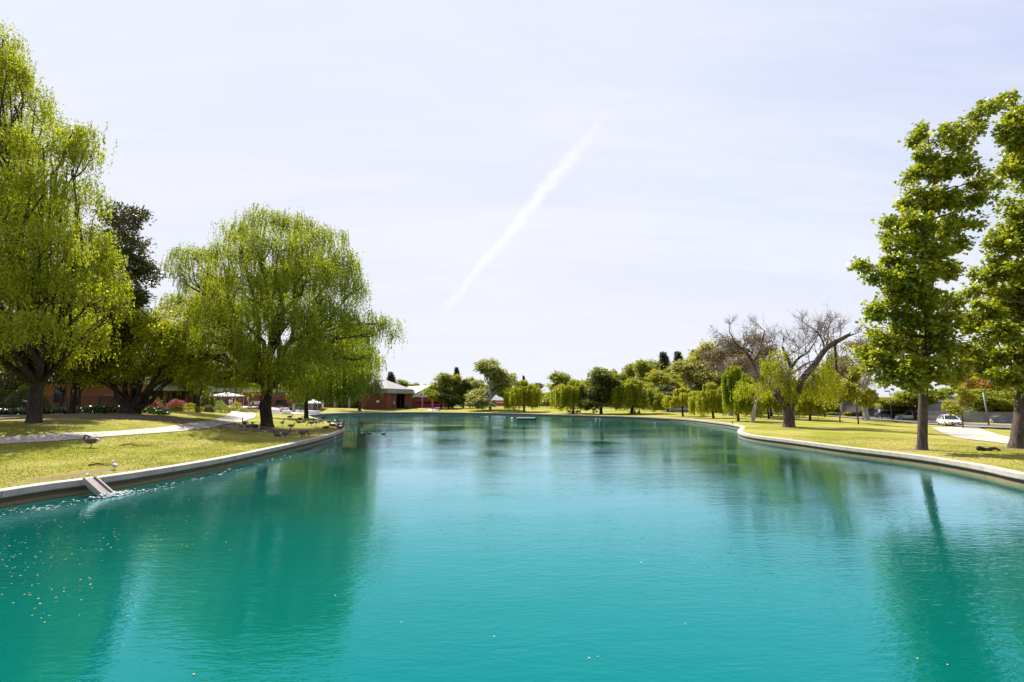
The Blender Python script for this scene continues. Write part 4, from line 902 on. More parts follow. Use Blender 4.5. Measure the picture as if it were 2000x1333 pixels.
FT = [
 # beyond the pavilion and round the fire station
 ('conifer', 762, 215, 728, 20, 'conifer_tree', 'thin dark conifer poking up behind the red brick pavilion roof'),
 ('round', 779, 225, 742, 36, 'broadleaf_tree', 'bushy green tree over the pavilion roof beside the thin dark conifer'),
 ('mid', 803, 230, 748, 38, 'broadleaf_tree', 'green tree between the pavilion roof and the fire station roof'),
 ('round', 862, 156, 729, 44, 'broadleaf_tree', 'rounded leafy tree right in front of the fire station doors'),
 ('olive', 884, 160, 732, 40, 'broadleaf_tree', 'olive green tree second right of the fire station doors'),
 ('dark', 876, 152, 758, 26, 'broadleaf_tree', 'low dark tree tucked under the two rounded trees by the fire station'),
 ('conifer', 891, 230, 719, 15, 'conifer_tree', 'dark conifer tip above the rounded trees by the fire station'),
 ('dark', 905, 158, 742, 30, 'broadleaf_tree', 'small dark tree with thin trunk left of the pale sycamore'),
 ('mid', 918, 185, 737, 30, 'broadleaf_tree', 'mid green tree behind and left of the pale sycamore'),
 ('tall', 937, 168, 742, 36, 'sycamore_tree', 'pale speckled smaller sycamore touching the tall sycamore on its left'),
 ('tall', 958, 140, 702, 62, 'sycamore_tree', 'tallest pale sycamore on the far shore with whitish trunk'),
 ('mid', 990, 172, 736, 36, 'broadleaf_tree', 'green tree just right of the tallest sycamore'),
 ('young', 1003, 195, 729, 30, 'broadleaf_tree', 'loose topped tree behind the leftmost far weeping willow'),
 ('conifer', 1023, 240, 735, 9, 'conifer_tree', 'tiny conifer tip above the leftmost far weeping willow'),
 ('willow', 1024, 131, 743, 64, 'weeping_willow', 'leftmost far weeping willow, behind the floating raft'),
 ('grey', 1047, 190, 748, 36, 'broadleaf_tree', 'grey olive tree to the right behind the leftmost far weeping willow'),
 ('mid', 1097, 160, 727, 56, 'broadleaf_tree', 'big rounded tree behind the second far weeping willow'),
 ('willow', 1119, 116, 743, 76, 'weeping_willow', 'second far weeping willow, people sitting in its shade beside the water'),
 ('dark', 1174, 112, 724, 62, 'broadleaf_tree', 'dark dense oak with clear trunk between two weeping willows'),
 ('round', 1166, 165, 718, 44, 'broadleaf_tree', 'taller green tree behind the dark dense oak'),
 ('mid', 1208, 158, 728, 40, 'broadleaf_tree', 'broad green tree behind the widest far weeping willow, left side'),
 ('round', 1256, 165, 704, 44, 'broadleaf_tree', 'high green tree above the widest far weeping willow'),
 ('willow', 1233, 110, 742, 98, 'weeping_willow', 'widest far weeping willow, two people sitting at its foot'),
 ('olive', 1290, 140, 724, 56, 'broadleaf_tree', 'olive tree under the two dark redwoods'),
 ('conifer', 1299, 185, 690, 27, 'conifer_tree', 'left of two matching dark redwoods on the skyline'),
 ('conifer', 1328, 185, 689, 26, 'conifer_tree', 'right of two matching dark redwoods on the skyline'),
 ('conifer', 1357, 185, 686, 16, 'conifer_tree', 'slim dark redwood half hidden by the high pale sycamore'),
 ('grey', 1304, 122, 752, 52, 'broadleaf_tree', 'grey leaved tree with leaning trunk left of the young yellow willow'),
 ('tall', 1350, 128, 702, 66, 'sycamore_tree', 'broad pale sycamore rising behind the young yellow willow'),
 ('tall', 1386, 124, 668, 62, 'sycamore_tree', 'high pale sycamore on the right skyline before the brown gum'),
 ('youngwillow', 1333, 96, 758, 60, 'weeping_willow', 'small young willow of bright yellow leaf near the right shore'),
 ('willow', 1392, 86, 748, 72, 'weeping_willow', 'bright green willow with thin trunk right of the yellow one'),
 ('gum_dry', 1425, 96, 655, 74, 'gum_tree', 'dry brown gum tree left of the half dead willow'),
 ('gum_dry', 1478, 90, 646, 70, 'gum_tree', 'dry brown gum tree directly behind the bare left limbs'),
 ('mid', 1505, 96, 700, 50, 'broadleaf_tree', 'green tree behind the fork of the half dead willow'),
 ('willow', 1440, 72, 716, 72, 'weeping_willow', 'willow beside the pale bare trunk at the bend of the wall'),
 ('willow', 1500, 82, 735, 62, 'weeping_willow', 'darker trunked willow close left of the half dead willow'),
 ('willow', 1580, 78, 745, 70, 'weeping_willow', 'green willow close behind the half dead willow on its right'),
 ('gum_dry', 1690, 88, 655, 96, 'gum_tree', 'big reddish grey gum tree left of the tall right hand trees'),
 ('gum_dry', 1640, 112, 690, 50, 'gum_tree', 'smaller greyish gum behind the broken right limb'),
 ('young', 1638, 74, 742, 46, 'young_tree', 'slim young tree nearer the half dead willow on the right lawn'),
 ('young', 1673, 68, 716, 56, 'young_tree', 'slim young tree in front of the grey warehouse on the right lawn'),
 ('flat', 1742, 98, 786, 62, 'broadleaf_tree', 'low flat topped bronze tree beside the grey warehouse'),
 ('flat', 1785, 92, 762, 74, 'broadleaf_tree', 'bright spreading tree behind the left tall right hand trunk'),
 ('young', 1876, 66, 748, 46, 'young_tree', 'young leafy tree by the road just left of the white car'),
 ('round', 1921, 84, 760, 64, 'broadleaf_tree', 'rounded street tree over the parked cars right of the white car'),
 ('mid', 1965, 84, 764, 56, 'broadleaf_tree', 'street tree over the parked cars beside the grey pole'),
 ('olive', 2010, 84, 762, 60, 'broadleaf_tree', 'street tree at the right edge near the leaning trunk'),
 ('orange', 1930, 100, 690, 80, 'broadleaf_tree', 'rusty orange leaved tree behind the leaning right hand trunk'),
 ('mid', 1845, 150, 758, 60, 'broadleaf_tree', 'far green tree beyond the car park left of the grey pole'),
 ('olive', 1720, 170, 776, 70, 'broadleaf_tree', 'yellow green far tree showing over the grey warehouse roof'),
 ('olive', 1765, 175, 772, 60, 'broadleaf_tree', 'far tree over the right end of the grey warehouse roof'),
 ('mid', 1100, 215, 752, 50, 'broadleaf_tree', 'far green tree filling the gap before the second far willow'),
 ('orange', 1068, 230, 768, 40, 'broadleaf_tree', 'dry yellowish far tree in the gap under the blue hill'),
 ('mid', 1135, 205, 742, 50, 'broadleaf_tree', 'far tree between the rounded tree and the dark oak'),
 ('round', 1330, 165, 726, 60, 'broadleaf_tree', 'full green tree under the right redwood'),
 ('dark', 1425, 130, 712, 50, 'broadleaf_tree', 'dark tree low behind the left brown gum'),
 ('mid', 1455, 120, 745, 60, 'broadleaf_tree', 'shaded green tree behind the pale bare trunk'),
 ('dark', 1545, 112, 742, 60, 'broadleaf_tree', 'dark tree low behind the half dead trunk'),
 ('mid', 1610, 118, 740, 60, 'broadleaf_tree', 'green tree behind the curtains right of the half dead willow'),
 ('mid', 1190, 190, 722, 40, 'broadleaf_tree', 'tall back row tree behind the dark oak on its right'),
 ('olive', 1230, 195, 711, 38, 'broadleaf_tree', 'tall back row tree left of the high green tree'),
 ('tall', 1276, 175, 704, 60, 'sycamore_tree', 'pale back row sycamore left of the redwoods'),
 ('mid', 1318, 172, 716, 46, 'broadleaf_tree', 'broad back row tree between the two redwoods'),
 ('olive', 1365, 150, 700, 66, 'broadleaf_tree', 'full back row tree behind the two pale sycamores'),
 ('dark', 1405, 140, 690, 60, 'broadleaf_tree', 'dark back row tree between the high sycamore and the brown gum'),
 ('grey', 1450, 118, 668, 70, 'broadleaf_tree', 'grey green tree between the two brown gums'),
 ('mid', 1270, 150, 745, 60, 'broadleaf_tree', 'low leafy tree between the widest willow and the grey tree'),
 ('mid', 840, 215, 752, 40, 'broadleaf_tree', 'far green tree behind the fire station roof'),
 ('olive', 1660, 135, 745, 60, 'broadleaf_tree', 'far green tree behind the slim young trees'),
 # left, behind the gardens
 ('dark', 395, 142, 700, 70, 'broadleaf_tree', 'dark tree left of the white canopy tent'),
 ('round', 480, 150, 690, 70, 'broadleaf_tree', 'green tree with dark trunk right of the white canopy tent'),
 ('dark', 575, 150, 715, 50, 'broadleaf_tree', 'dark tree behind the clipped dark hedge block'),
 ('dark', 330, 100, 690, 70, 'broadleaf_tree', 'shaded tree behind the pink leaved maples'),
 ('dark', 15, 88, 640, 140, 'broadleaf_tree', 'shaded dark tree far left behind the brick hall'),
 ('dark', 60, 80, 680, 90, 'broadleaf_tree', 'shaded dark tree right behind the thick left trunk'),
]
for kd, u, Y, vt, w_, nm, lab in FT: far_tree(kd, u, Y, vt, w_, lab, nm)
# bare pale trunk at the bend of the wall
b_ = gp(1470, 826); t = thing('willow_tree', 'pale grey leaning trunk with few leaves at the bend of the wall', 'tree', b_)
mb = MB(); D = b_.y
tp_ = flare_pts([Vector(b_), at(1471, 812, D), at(1474, 797, D), at(1478, 780, D + .5)]); mb.tube(tp_, trunk_radii(tp_, .30, .15, 1.3, .6), 12)
mb.tube(catmull3([at(1474, 797, D), at(1480, 780, D + .6), at(1492, 768, D + 1.2)], 4), taper(.12, .03, 9), 7); mb.tube(catmull3([at(1476, 790, D), at(1466, 772, D - .5), at(1452, 762, D - 1)], 4), taper(.11, .03, 9), 7)
to_local(mb.build('trunk', M['bark_pale'], t, smooth=True), b_)
Bx = pix_blobs([(1455, 752, 18, 8), (1478, 756, 18, 8), (1492, 762, 12, 8), (1440, 765, 10, 7)], D); qx, tx = willow_leaves(Bx, .9, .6, 2.0, 12, .24, .08, grp=5, gr=.3, low=b_.z + 2, spread=.1)
link('crown', quad_mesh('crown', qx - np.array(b_)), t, [M['leaf_willow_bright']])
if 0: print('LEAVES', {o['label'][:40] if 'label' in o else o.name: [len(c.data.polygons) for c in o.children] for o in SC.objects if not o.parent and o.children})
# ------------------------------------------------------------------ buildings
class Fr:
    """a wall's own frame: a runs along the front from left to right, b goes back, z up"""
    def __init__(s, f0, f1, z=None):
        f0 = Vector((f0[0], f0[1], 0)); f1 = Vector((f1[0], f1[1], 0))
        s.L = (f1 - f0).length; ux = (f1 - f0) / s.L; uy = Vector((-ux.y, ux.x, 0))
        s.rz = math.atan2(ux.y, ux.x); s.z = z if z is not None else min(h(*f0[:2]), h(*f1[:2])) - .02
        s.org = Vector((f0.x, f0.y, s.z))
def bx(name, mt, parent, x0, x1, y0, y1, z0, z1, bevel=0):
    return MB().box(x0, x1, y0, y1, z0, z1).build(name, mt, parent, bevel=bevel)
def window(parent, x0, x1, y, z0, z1, fm='white_paint', nm='window', mull=1):
    """frame with bars, and its pane set back, on a front wall at depth y"""
    f = MB(); w = .07
    f.box(x0 - w, x1 + w, y - .06, y + .05, z1, z1 + w).box(x0 - w, x1 + w, y - .08, y + .05, z0 - w, z0)
    f.box(x0 - w, x0, y - .06, y + .05, z0, z1).box(x1, x1 + w, y - .06, y + .05, z0, z1)
    for i in range(1, mull + 1):
        x = x0 + (x1 - x0) * i / (mull + 1); f.box(x - .03, x + .03, y - .05, y + .03, z0, z1)
    o = f.build(nm, M[fm], parent); MB().box(x0, x1, y - .02, y + .0, z0, z1).build('pane', M['dark_glass'], o); return o

# orange brick hall behind the iron fence
a, b = gD(84, 74), gD(262, 79); F = Fr(a, b); L = F.L
t = thing('brick_hall', 'low orange brick hall half hidden behind the iron fence and dark trees', 'building', F.org, F.rz)
bx('wall', M['brick_orange'], t, 0, L, 0, 12, -.6, 4.2)
mb = MB().box(-.5, L + .5, -.9, 12.9, 4.2, 4.75); mb.build('roof', M['fascia'], t)
window(t, 1.2, 2.4, -.03, 1.2, 3.0, 'black_metal')
d_ = bx('door', M['wood_brown'], t, L - 4.4, L - 3.3, -.06, .05, .0, 2.2); bx('handle', M['silver'], d_, L - 3.5, L - 3.45, -.12, -.06, .95, 1.1)
# glazed wing with grey eaves
a, b = gD(268, 92), gD(402, 106); F = Fr(a, b); L = F.L
t = thing('glazed_wing', 'dark glazed wing with pale grey eaves and brick piers behind the garden', 'building', F.org, F.rz)
bx('wall', M['brick_red'], t, 0, L, 1.2, 14, -.6, 3.2)
for k_ in range(6):
    x = L * k_ / 6; window(t, x + .6, x + L / 6 - .25, 1.15, .3, 2.9, 'black_metal', mull=2)
for k_ in range(4): bx('column', M['brick_red'], t, L * k_ / 3.1, L * k_ / 3.1 + .7, -.3, .4, -.6, 3.2)
mb = MB().box(-.6, L + .6, -1.4, 14.6, 3.2, 4.1)
mb.add([(-.6, -1.4, 4.102), (L + .6, -1.4, 4.102), (L + .6, 14.6, 4.102), (-.6, 14.6, 4.102), (3, 6, 6.2), (L - 3, 6, 6.2)], [(0, 1, 5, 4), (2, 3, 4, 5), (3, 0, 4), (1, 2, 5)])
mb.build('roof', M['fascia'], t)
# red brick block behind the tents
a, b = gD(402, 128), gD(618, 134); F = Fr(a, b); L = F.L
t = thing('brick_block', 'red brick block with a white notice behind the white canopy tent', 'building', F.org, F.rz)
bx('wall', M['brick_red'], t, 0, L, 0, 12, -.6, 4.6)
bx('roof', M['fascia'], t, -.8, L + .8, -1.0, 12.8, 4.6, 5.6)
bx('wall_pier', M['cream'], t, 1.0, 1.5, -1.0, -.4, -.6, 4.6); bx('wall_pier', M['brick_red'], t, .1, .9, -.7, -.01, -.6, 4.6)
xs = (498 - 402) / (618 - 402) * L
bx('notice', M['white_paint'], t, xs - .5, xs + .25, -.06, -.005, 1.5, 2.3); bx('notice', M['white_paint'], t, xs + .35, xs + .9, -.06, -.005, 1.5, 2.3)
window(t, L * .62, L * .72, -.02, .6, 2.6, 'black_metal'); window(t, L * .8, L * .92, -.02, .6, 2.6, 'black_metal')
# colonnade
a, b = gD(606, 158), gD(712, 152); F = Fr(a, b); L = F.L
t = thing('colonnade', 'shaded colonnade of pale square columns along the far left cove', 'building', F.org, F.rz)
bx('wall', M['brick_purple'], t, 0, L, 7, 12, -.6, 3.6)
for k_ in range(4): window(t, 1 + k_ * L / 4, L / 4 - .8 + k_ * L / 4, 6.95, .2, 3.0, 'black_metal', mull=3)
for u in (628, 656, 684, 709):
    x = (u - 606) / (712 - 606) * L; bx('column', M['cream'], t, x - .33, x + .33, -.3, .3, -.6, 3.6, .03)
for u in (619, 646, 672, 697):
    x = (u - 606) / (712 - 606) * L; bx('column', M['cream'], t, x - .24, x + .24, 3.4, 3.9, -.6, 3.6, .03)
mb = MB().box(-.8, L + .5, -.9, 12.8, 3.6, 4.9); mb.build('fascia', M['fascia'], t)
mb = MB().add([(-1, -1.1, 4.9), (L + .6, -1.1, 4.9), (L + .6, 13, 4.9), (-1, 13, 4.9), (2, 6, 7.4), (L - 1, 6, 7.4)], [(0, 1, 5, 4), (1, 2, 5), (2, 3, 4, 5), (3, 0, 4), (3, 2, 1, 0)]); mb.build('roof', M['roof_grey'], t)
# red brick pavilion with hipped roof
base = gD(706, 148); zb = base.z
t = thing('brick_pavilion', 'red brick pavilion with pale fascia and grey hipped roof', 'building', base)
def loc2(u, Y): p = gD(u, Y); return (p.x - base.x, p.y - base.y)
foot = [loc2(706, 148), loc2(756, 146), loc2(774, 151), loc2(775, 158), loc2(790, 160), loc2(790, 155), loc2(804, 157), loc2(808, 178), loc2(716, 180)]
MB().prism(foot, -.8, 4.55 - (zb - 1.2)).build('wall', M['brick_red'], t)
ft = 4.55 - (zb - 1.2)
out = [loc2(704.5, 147), loc2(757, 144.8), loc2(777, 150), loc2(806, 155.5), loc2(811, 180), loc2(714, 182)]
MB().prism(out, ft - .15, ft + 1.15).build('fascia', M['fascia'], t)
mb = MB(); rz_ = ft + 1.152; o2 = [(x * 1.0, y, rz_) for x, y in out]
p0, p1 = loc2(742, 163), loc2(752, 166); n_ = len(o2)
vs = o2 + [(p0[0], p0[1], rz_ + 3.3), (p1[0], p1[1], rz_ + 3.3)]
mb.add(vs, [(0, 1, n_ + 1, n_), (1, 2, n_ + 1), (2, 3, n_ + 1), (3, 4, n_ + 1), (4, 5, n_, n_ + 1), (5, 0, n_), tuple(range(n_ - 1, -1, -1))]); mb.build('roof', M['roof_grey'], t)
# deep entry opening, closed by a dark glazed screen; notices and downpipes
e0, e1 = Vector(loc2(776, 157)), Vector(loc2(789.5, 158.6))
dn = (e1 - e0).normalized(); ang = math.atan2(dn.y, dn.x); Mx = Matrix.Translation((e0.x, e0.y, 0)) @ Matrix.Rotation(ang, 4, 'Z'); Lw = (e1 - e0).length
d_ = MB().box(.05, Lw - .05, -.12, -.02, -.1, 3.2, Mx).build('door', M['dark_glass'], t); MB().box(Lw * .48, Lw * .5, -.2, -.125, .9, 1.4, Mx).build('handle', M['silver'], d_)
def on_wall(u, Y, z0, z1, w, nm, mt, off=.06):
    p = loc2(u, Y); MB().box(p[0] - w / 2, p[0] + w / 2, p[1] - off - .05, p[1] - off + .02, z0, z1).build(nm, M[mt], t)
on_wall(738, 146.75, 1.75, 2.4, .75, 'notice', 'white_paint', .12); on_wall(770, 149.7, 1.4, 2.0, .3, 'notice', 'white_paint', .2)
on_wall(718, 147.6, -.5, ft + .3, .09, 'downpipe', 'black_metal', .35); on_wall(767, 148.6, -.5, ft + .6, .12, 'downpipe', 'black_metal', .35)
on_wall(784.5, 154.5, -.5, ft + .6, .12, 'downpipe', 'black_metal', 1.2)
# fire station: gabled front, three red doors, glazed gable
a, b = gD(805.5, 166), gD(884, 171); zf = min(h(*a[:2]), h(*b[:2])); F = Fr(a, b, zf - .02); L = F.L
t = thing('fire_station', 'fire station with three dark red garage doors under a white glazed gable', 'building', F.org, F.rz)
ze = at(805, 771, 166).z - F.z; zp_ = at(844, 753, 168).z - F.z; zb_ = at(815, 776, 166).z - F.z
sk = Matrix.Identity(3)
dep = 20; dx = -4.0
def back(x, y): return (x + dx * y / dep, y)
mb = MB()
mb.add([(0, .3, -.6), (L, .3, -.6), (L, .3, zb_), (0, .3, zb_), (dx, dep, -.6), (L + dx, dep, -.6), (L + dx, dep, zb_), (dx, dep, zb_)], [(3, 2, 1, 0), (0, 1, 5, 4), (1, 2, 6, 5), (2, 3, 7, 6), (3, 0, 4, 7), (4, 5, 6, 7)])
mb.build('wall', M['brick_purple'], t)
px = [L * q for q in (.0, .045, .225, .255, .475, .505, .725, .755, .955, 1.0)]
for i in (0, 2, 4, 6, 8): bx('wall_pier', M['brick_purple'] if i in (0, 8) else M['cream'], t, px[i], px[i + 1], -.1, .3 - .003, -.6, zb_ - .003)
for i in (1, 3, 5, 7):
    if i > 7: break
    d_ = bx('garage_door', M['red_paint'], t, px[i] + .003, px[i + 1] - .003, .06, .26, -.1, zb_ - .35)
    w_ = px[i + 1] - px[i]; g_ = MB()
    for k_ in range(4): g_.box(px[i] + .12 + k_ * (w_ - .12) / 4, px[i] + (k_ + 1) * (w_ - .12) / 4, .03, .058, 1.35, 2.0)
    g_.build('pane', M['dark_glass'], d_)
bx('lintel', M['white_paint'], t, .0, L, -.16, .296, zb_, zb_ + .55)
# gable: frame, mullions and dark panes
zg = zb_ + .55
mb = MB()
def gz(x): return ze + (zp_ - ze) * (1 - abs(x - L / 2) / (L / 2))
mb.add([(-.5, -.3, ze - .45), (L / 2, -.3, zp_ - .1), (L / 2, -.3, zp_ - 1.2), (-.5, -.3, ze - 1.4), (-.5, .1, ze - .45), (L / 2, .1, zp_ - .1), (L / 2, .1, zp_ - 1.2), (-.5, .1, ze - 1.4)], [(0, 3, 2, 1), (4, 5, 6, 7), (0, 1, 5, 4), (3, 7, 6, 2), (0, 4, 7, 3), (1, 2, 6, 5)])
mb.add([(L / 2, -.3, zp_ - .1), (L + .5, -.3, ze - .45), (L + .5, -.3, ze - 1.4), (L / 2, -.3, zp_ - 1.2), (L / 2, .1, zp_ - .1), (L + .5, .1, ze - .45), (L + .5, .1, ze - 1.4), (L / 2, .1, zp_ - 1.2)], [(0, 3, 2, 1), (4, 5, 6, 7), (0, 1, 5, 4), (3, 7, 6, 2), (0, 4, 7, 3), (1, 2, 6, 5)])
for x in (L * .255, L * .49, L * .745): mb.box(x - .22, x + .22, -.2, .02, zg, gz(x) - 1.0)
mb.build('gable_frame', M['white_paint'], t)
mb = MB(); mb.add([(.2, .12, zg), (L - .2, .12, zg), (L / 2, .12, zp_ - .8), (.2, .18, zg), (L - .2, .18, zg), (L / 2, .18, zp_ - .8)], [(0, 1, 2), (5, 4, 3), (0, 3, 4, 1), (1, 4, 5, 2), (2, 5, 3, 0)]); mb.build('gable_window', M['dark_glass'], t)
mb = MB(); th = .18
for z_ in (0,):
    A_ = [(-.9, -.7, ze - .5), (L / 2, -.7, zp_), (L + .9, -.7, ze - .5)]; Bk = [(x + dx, dep + .7, z) for x, y, z in A_]
    vs = A_ + Bk + [(x, y, z + th) for x, y, z in A_] + [(x, y, z + th) for x, y, z in Bk]
    mb.add(vs, [(6, 7, 10, 9), (7, 8, 11, 10), (0, 3, 4, 1), (1, 4, 5, 2), (0, 1, 7, 6), (1, 2, 8, 7), (3, 9, 10, 4), (4, 10, 11, 5), (0, 6, 9, 3), (2, 5, 11, 8)])
mb.build('roof', M['roof_pale'], t)
# boundary wall beyond the far lawn
a, b = gD(880, 222), gD(1085, 222); F = Fr(a, b); L = F.L
t = thing('boundary_wall', 'long low purple brick wall closing the lawn behind the far trees', 'wall', F.org, F.rz)
bx('wall', M['brick_purple'], t, 0, L, 0, .3, -.6, 1.9); bx('coping', M['concrete'], t, -.05, L + .05, -.05, .35, 1.9, 2.02)
a, b = gD(1085, 205), gD(1330, 165); F = Fr(a, b); L = F.L
t = thing('boundary_wall', 'long pale grey wall glimpsed beneath the far weeping willows', 'wall', F.org, F.rz)
bx('wall', M['grey_wall'], t, 0, L, 0, .3, -.6, 1.8); bx('coping', M['white_wall'], t, -.05, L + .05, -.05, .35, 1.8, 1.92)
# right: low white house, warehouse, long white shed
a, b = gD(1560, 122), gD(1672, 112); F = Fr(a, b); L = F.L
t = thing('white_house', 'low white building with dark doorway behind the young trees', 'building', F.org, F.rz)
bx('wall', M['white_wall'], t, 0, L, 0, 9, -.8, 2.7)
bx('roof', M['roof_grey'], t, -.6, L + .6, -.9, 9.6, 2.7, 3.1)
window(t, L * .1, L * .22, -.03, .8, 2.0); window(t, L * .3, L * .38, -.03, .8, 2.0)
d_ = bx('door', M['wood_brown'], t, L * .46, L * .56, -.05, .06, -.1, 2.2); bx('handle', M['silver'], d_, L * .54, L * .545, -.11, -.055, .9, 1.05)
window(t, L * .6, L * .66, -.03, .6, 2.0, 'black_metal')
for q in (.02, .43, .59): bx('column', M['cream'], t, L * q, L * q + .3, -.8, -.5, -.8, 2.7)
a, b = gD(1688, 112), gD(1745, 101); F = Fr(a, b); L = F.L
t = thing('warehouse', 'plain grey blue warehouse with a small dark canopy over its door', 'building', F.org, F.rz)
zr = at(1700, 785.5, 110).z - F.z
bx('wall', M['grey_wall'], t, 0, L + 7, 0, 24, -.8, zr); bx('roof', M['white_wall'], t, -.15, L + 7.15, -.15, 24.2, zr, zr + .22)
bx('door_canopy', M['black_metal'], t, .6, 4.6, -1.2, -.01, zr * .62, zr * .62 + .45); d_ = bx('door', M['grey_metal'], t, 1.4, 3.6, -.06, .05, -.2, zr * .55); bx('handle', M['silver'], d_, 3.3, 3.36, -.12, -.065, .9, 1.1)
bx('downpipe', M['grey_metal'], t, 5.0, 5.1, -.12, -.02, -.3, zr)
a, b = gD(1765, 128), gD(2060, 122); F = Fr(a, b); L = F.L
t = thing('long_shed', 'long pale shed behind the parked cars on the far right', 'building', F.org, F.rz)
bx('wall', M['white_wall'], t, 0, L, 0, 14, -.8, 3.6); bx('roof', M['roof_pale'], t, -.3, L + .3, -.5, 14.3, 3.6, 3.9)
for k_ in range(6): window(t, 3 + k_ * L / 6, 5.2 + k_ * L / 6, -.03, 1.0, 2.4, 'black_metal')
a, b = gD(1395, 128), gD(1560, 130); F = Fr(a, b); L = F.L
t = thing('white_house', 'long white house glimpsed between trunks left of the half dead willow', 'building', F.org, F.rz)
bx('wall', M['white_wall'], t, 0, L, 0, 9, -.8, 2.8); bx('roof', M['roof_grey'], t, -.6, L + .6, -.8, 9.6, 2.8, 3.2)
for k_ in range(5): window(t, 2 + k_ * L / 5, 3.8 + k_ * L / 5, -.03, .8, 2.0, 'black_metal')

# ------------------------------------------------------------------ fences
fa, fb = gD(-70, 50), gD(214, 54); F = Fr(fa, fb); L = F.L
t = thing('iron_fence', 'black iron picket fence behind the thick left trunk', 'fence', F.org, F.rz)
hz = 1.85
MB().box(0, L, -.025, .025, hz - .06, hz).box(0, L, -.025, .025, .18, .24).build('rail', M['black_metal'], t)
n_p = int(L / .135); mb = MB()
for i in range(n_p): mb.box(i * .135 + .03, i * .135 + .058, -.014, .014, -.2, hz - .061)
o = mb.build('pickets', M['black_metal'], t); o['kind'] = 'stuff'
for k_ in range(int(L / 2.7) + 1): bx('post', M['black_metal'], t, k_ * 2.7 - .04, k_ * 2.7 + .04, -.041, .041, -.3, hz + .05)
p_ = gD(219, 54); t = thing('fence_pier', 'dark square pier with pale cap ending the iron fence', 'pier', p_)
bx('shaft', M['brick_purple'], t, -.38, .38, -.38, .38, -.4, 1.72, .01); bx('cap', M['concrete'], t, -.46, .46, -.46, .46, 1.72, 1.86, .01)
fa, fb = gD(1812, 85.5), gD(2080, 78); F = Fr(fa, fb); L = F.L
t = thing('screen_fence', 'grey mesh screened fence in front of the parked cars', 'fence', F.org, F.rz)
m_, nt = new_mat('mesh_screen')
oc = node(nt, 'ShaderNodeTexCoord').outputs['Object']
dfu = node(nt, 'ShaderNodeBsdfDiffuse', {'Color': (.30, .30, .33, 1)}); tr = node(nt, 'ShaderNodeBsdfTransparent')
sx_ = node(nt, 'ShaderNodeSeparateXYZ', {0: oc})
wv = mth(nt, 'GREATER_THAN', mth(nt, 'ADD', mth(nt, 'FRACT', mth(nt, 'MULTIPLY', sx_.outputs[0], 40)), mth(nt, 'FRACT', mth(nt, 'MULTIPLY', sx_.outputs[2], 40))), 1.05)
finish(nt, node(nt, 'ShaderNodeMixShader', {0: wv, 1: dfu.outputs[0], 2: tr.outputs[0]}).outputs[0])
MB().box(0, L, -.004, .004, .12, 1.72).build('mesh_panel', m_, t)
MB().tube([(0, 0, 1.75), (L, 0, 1.75)], .03, 6).tube([(0, 0, .1), (L, 0, .1)], .02, 6).build('rail', M['grey_metal'], t)
for k_ in range(int(L / 3) + 1): MB().cyl((k_ * 3, .06), .035, -.4, 1.8, 8).build('post', M['grey_metal'], t)

# ------------------------------------------------------------------ water outlet, raft, buoy, small post, bench
o0 = Vector((*zp(172, 940, .5), .5)); o1 = Vector((*zp(206, 935, .5), .5)); q0 = Vector((*zp(182, 954, .1), 0)); 
cx = (o0 + o1) / 2; ax_ = (o1 - o0).normalized(); nv = Vector((ax_.y, -ax_.x, 0))
if nv.x < 0: nv = -nv
t = thing('water_outlet', 'sloping concrete water chute spilling foam into the pond at left', 'chute', cx, math.atan2(ax_.y, ax_.x))
sg = 1 if (Matrix.Rotation(math.atan2(ax_.y, ax_.x), 3, 'Z').inverted() @ nv).y > 0 else -1
wd2 = (o1 - o0).length * .36; Lc = .62
def slope(x0, x1, zt0, zt1, tk):
    return MB().add([(x0, -.35 * sg, zt0), (x1, -.35 * sg, zt0), (x1, Lc * sg, zt1), (x0, Lc * sg, zt1), (x0, -.35 * sg, zt0 - tk), (x1, -.35 * sg, zt0 - tk), (x1, Lc * sg, zt1 - tk), (x0, Lc * sg, zt1 - tk)],
                    [(0, 1, 2, 3), (7, 6, 5, 4), (0, 4, 5, 1), (1, 5, 6, 2), (2, 6, 7, 3), (3, 7, 4, 0)])
wetc = mat('wet_concrete', (.16, .12, .105), (.22, .18, .16), 9, .3)
slope(-wd2 + .06, wd2 - .06, .055, -.53, .08).build('bed', wetc, t)
slope(-wd2, -wd2 + .058, .12, -.465, .2).build('side_rail', M['concrete'], t); slope(wd2 - .058, wd2, .12, -.465, .2).build('side_rail', M['concrete'], t)
foot = cx + nv * (Lc + .1); foot.z = 0
m_, nt = new_mat('foam')
p = node(nt, 'ShaderNodeBsdfPrincipled', {'Base Color': (.19, .25, .23, 1), 'Roughness': .5}); finish(nt, p.outputs[0]); M['foam'] = m_
mb = MB()
for i in range(170):
    a = rng.normal(0, .28); b_ = abs(rng.normal(0, .22)); r_ = rng.uniform(.015, .06) * (1.2 - min(1, b_))
    c = foot + ax_ * a + nv * b_; mb.ball((c.x, c.y, max(0, .10 - b_ * .22) * rng.uniform(0, 1)), (r_ * 1.3, r_ * 1.3, r_ * .8), 6, 4)
tag(mb.build('foam', M['foam'], smooth=True), 'white foam churned up below the water chute', 'foam', kind='stuff')
def flecks(name, P, smin, smax, mt, label, cat, z=.006, asp=1.6):
    n = len(P); a = rng.uniform(0, 6.28, n); s_ = rng.uniform(smin, smax, n)
    c = np.stack([P[:, 0], P[:, 1], np.full(n, z)], 1); ax2 = np.stack([np.cos(a), np.sin(a), np.zeros(n)], 1)
    nr2 = nrmz(np.stack([rng.normal(0, .08, n), rng.normal(0, .08, n), np.ones(n)], 1))
    return tag(link(name, quad_mesh(name, leaf_quads(c, ax2, nr2, s_ * asp, s_)), None, [mt]), label, cat, kind='stuff')
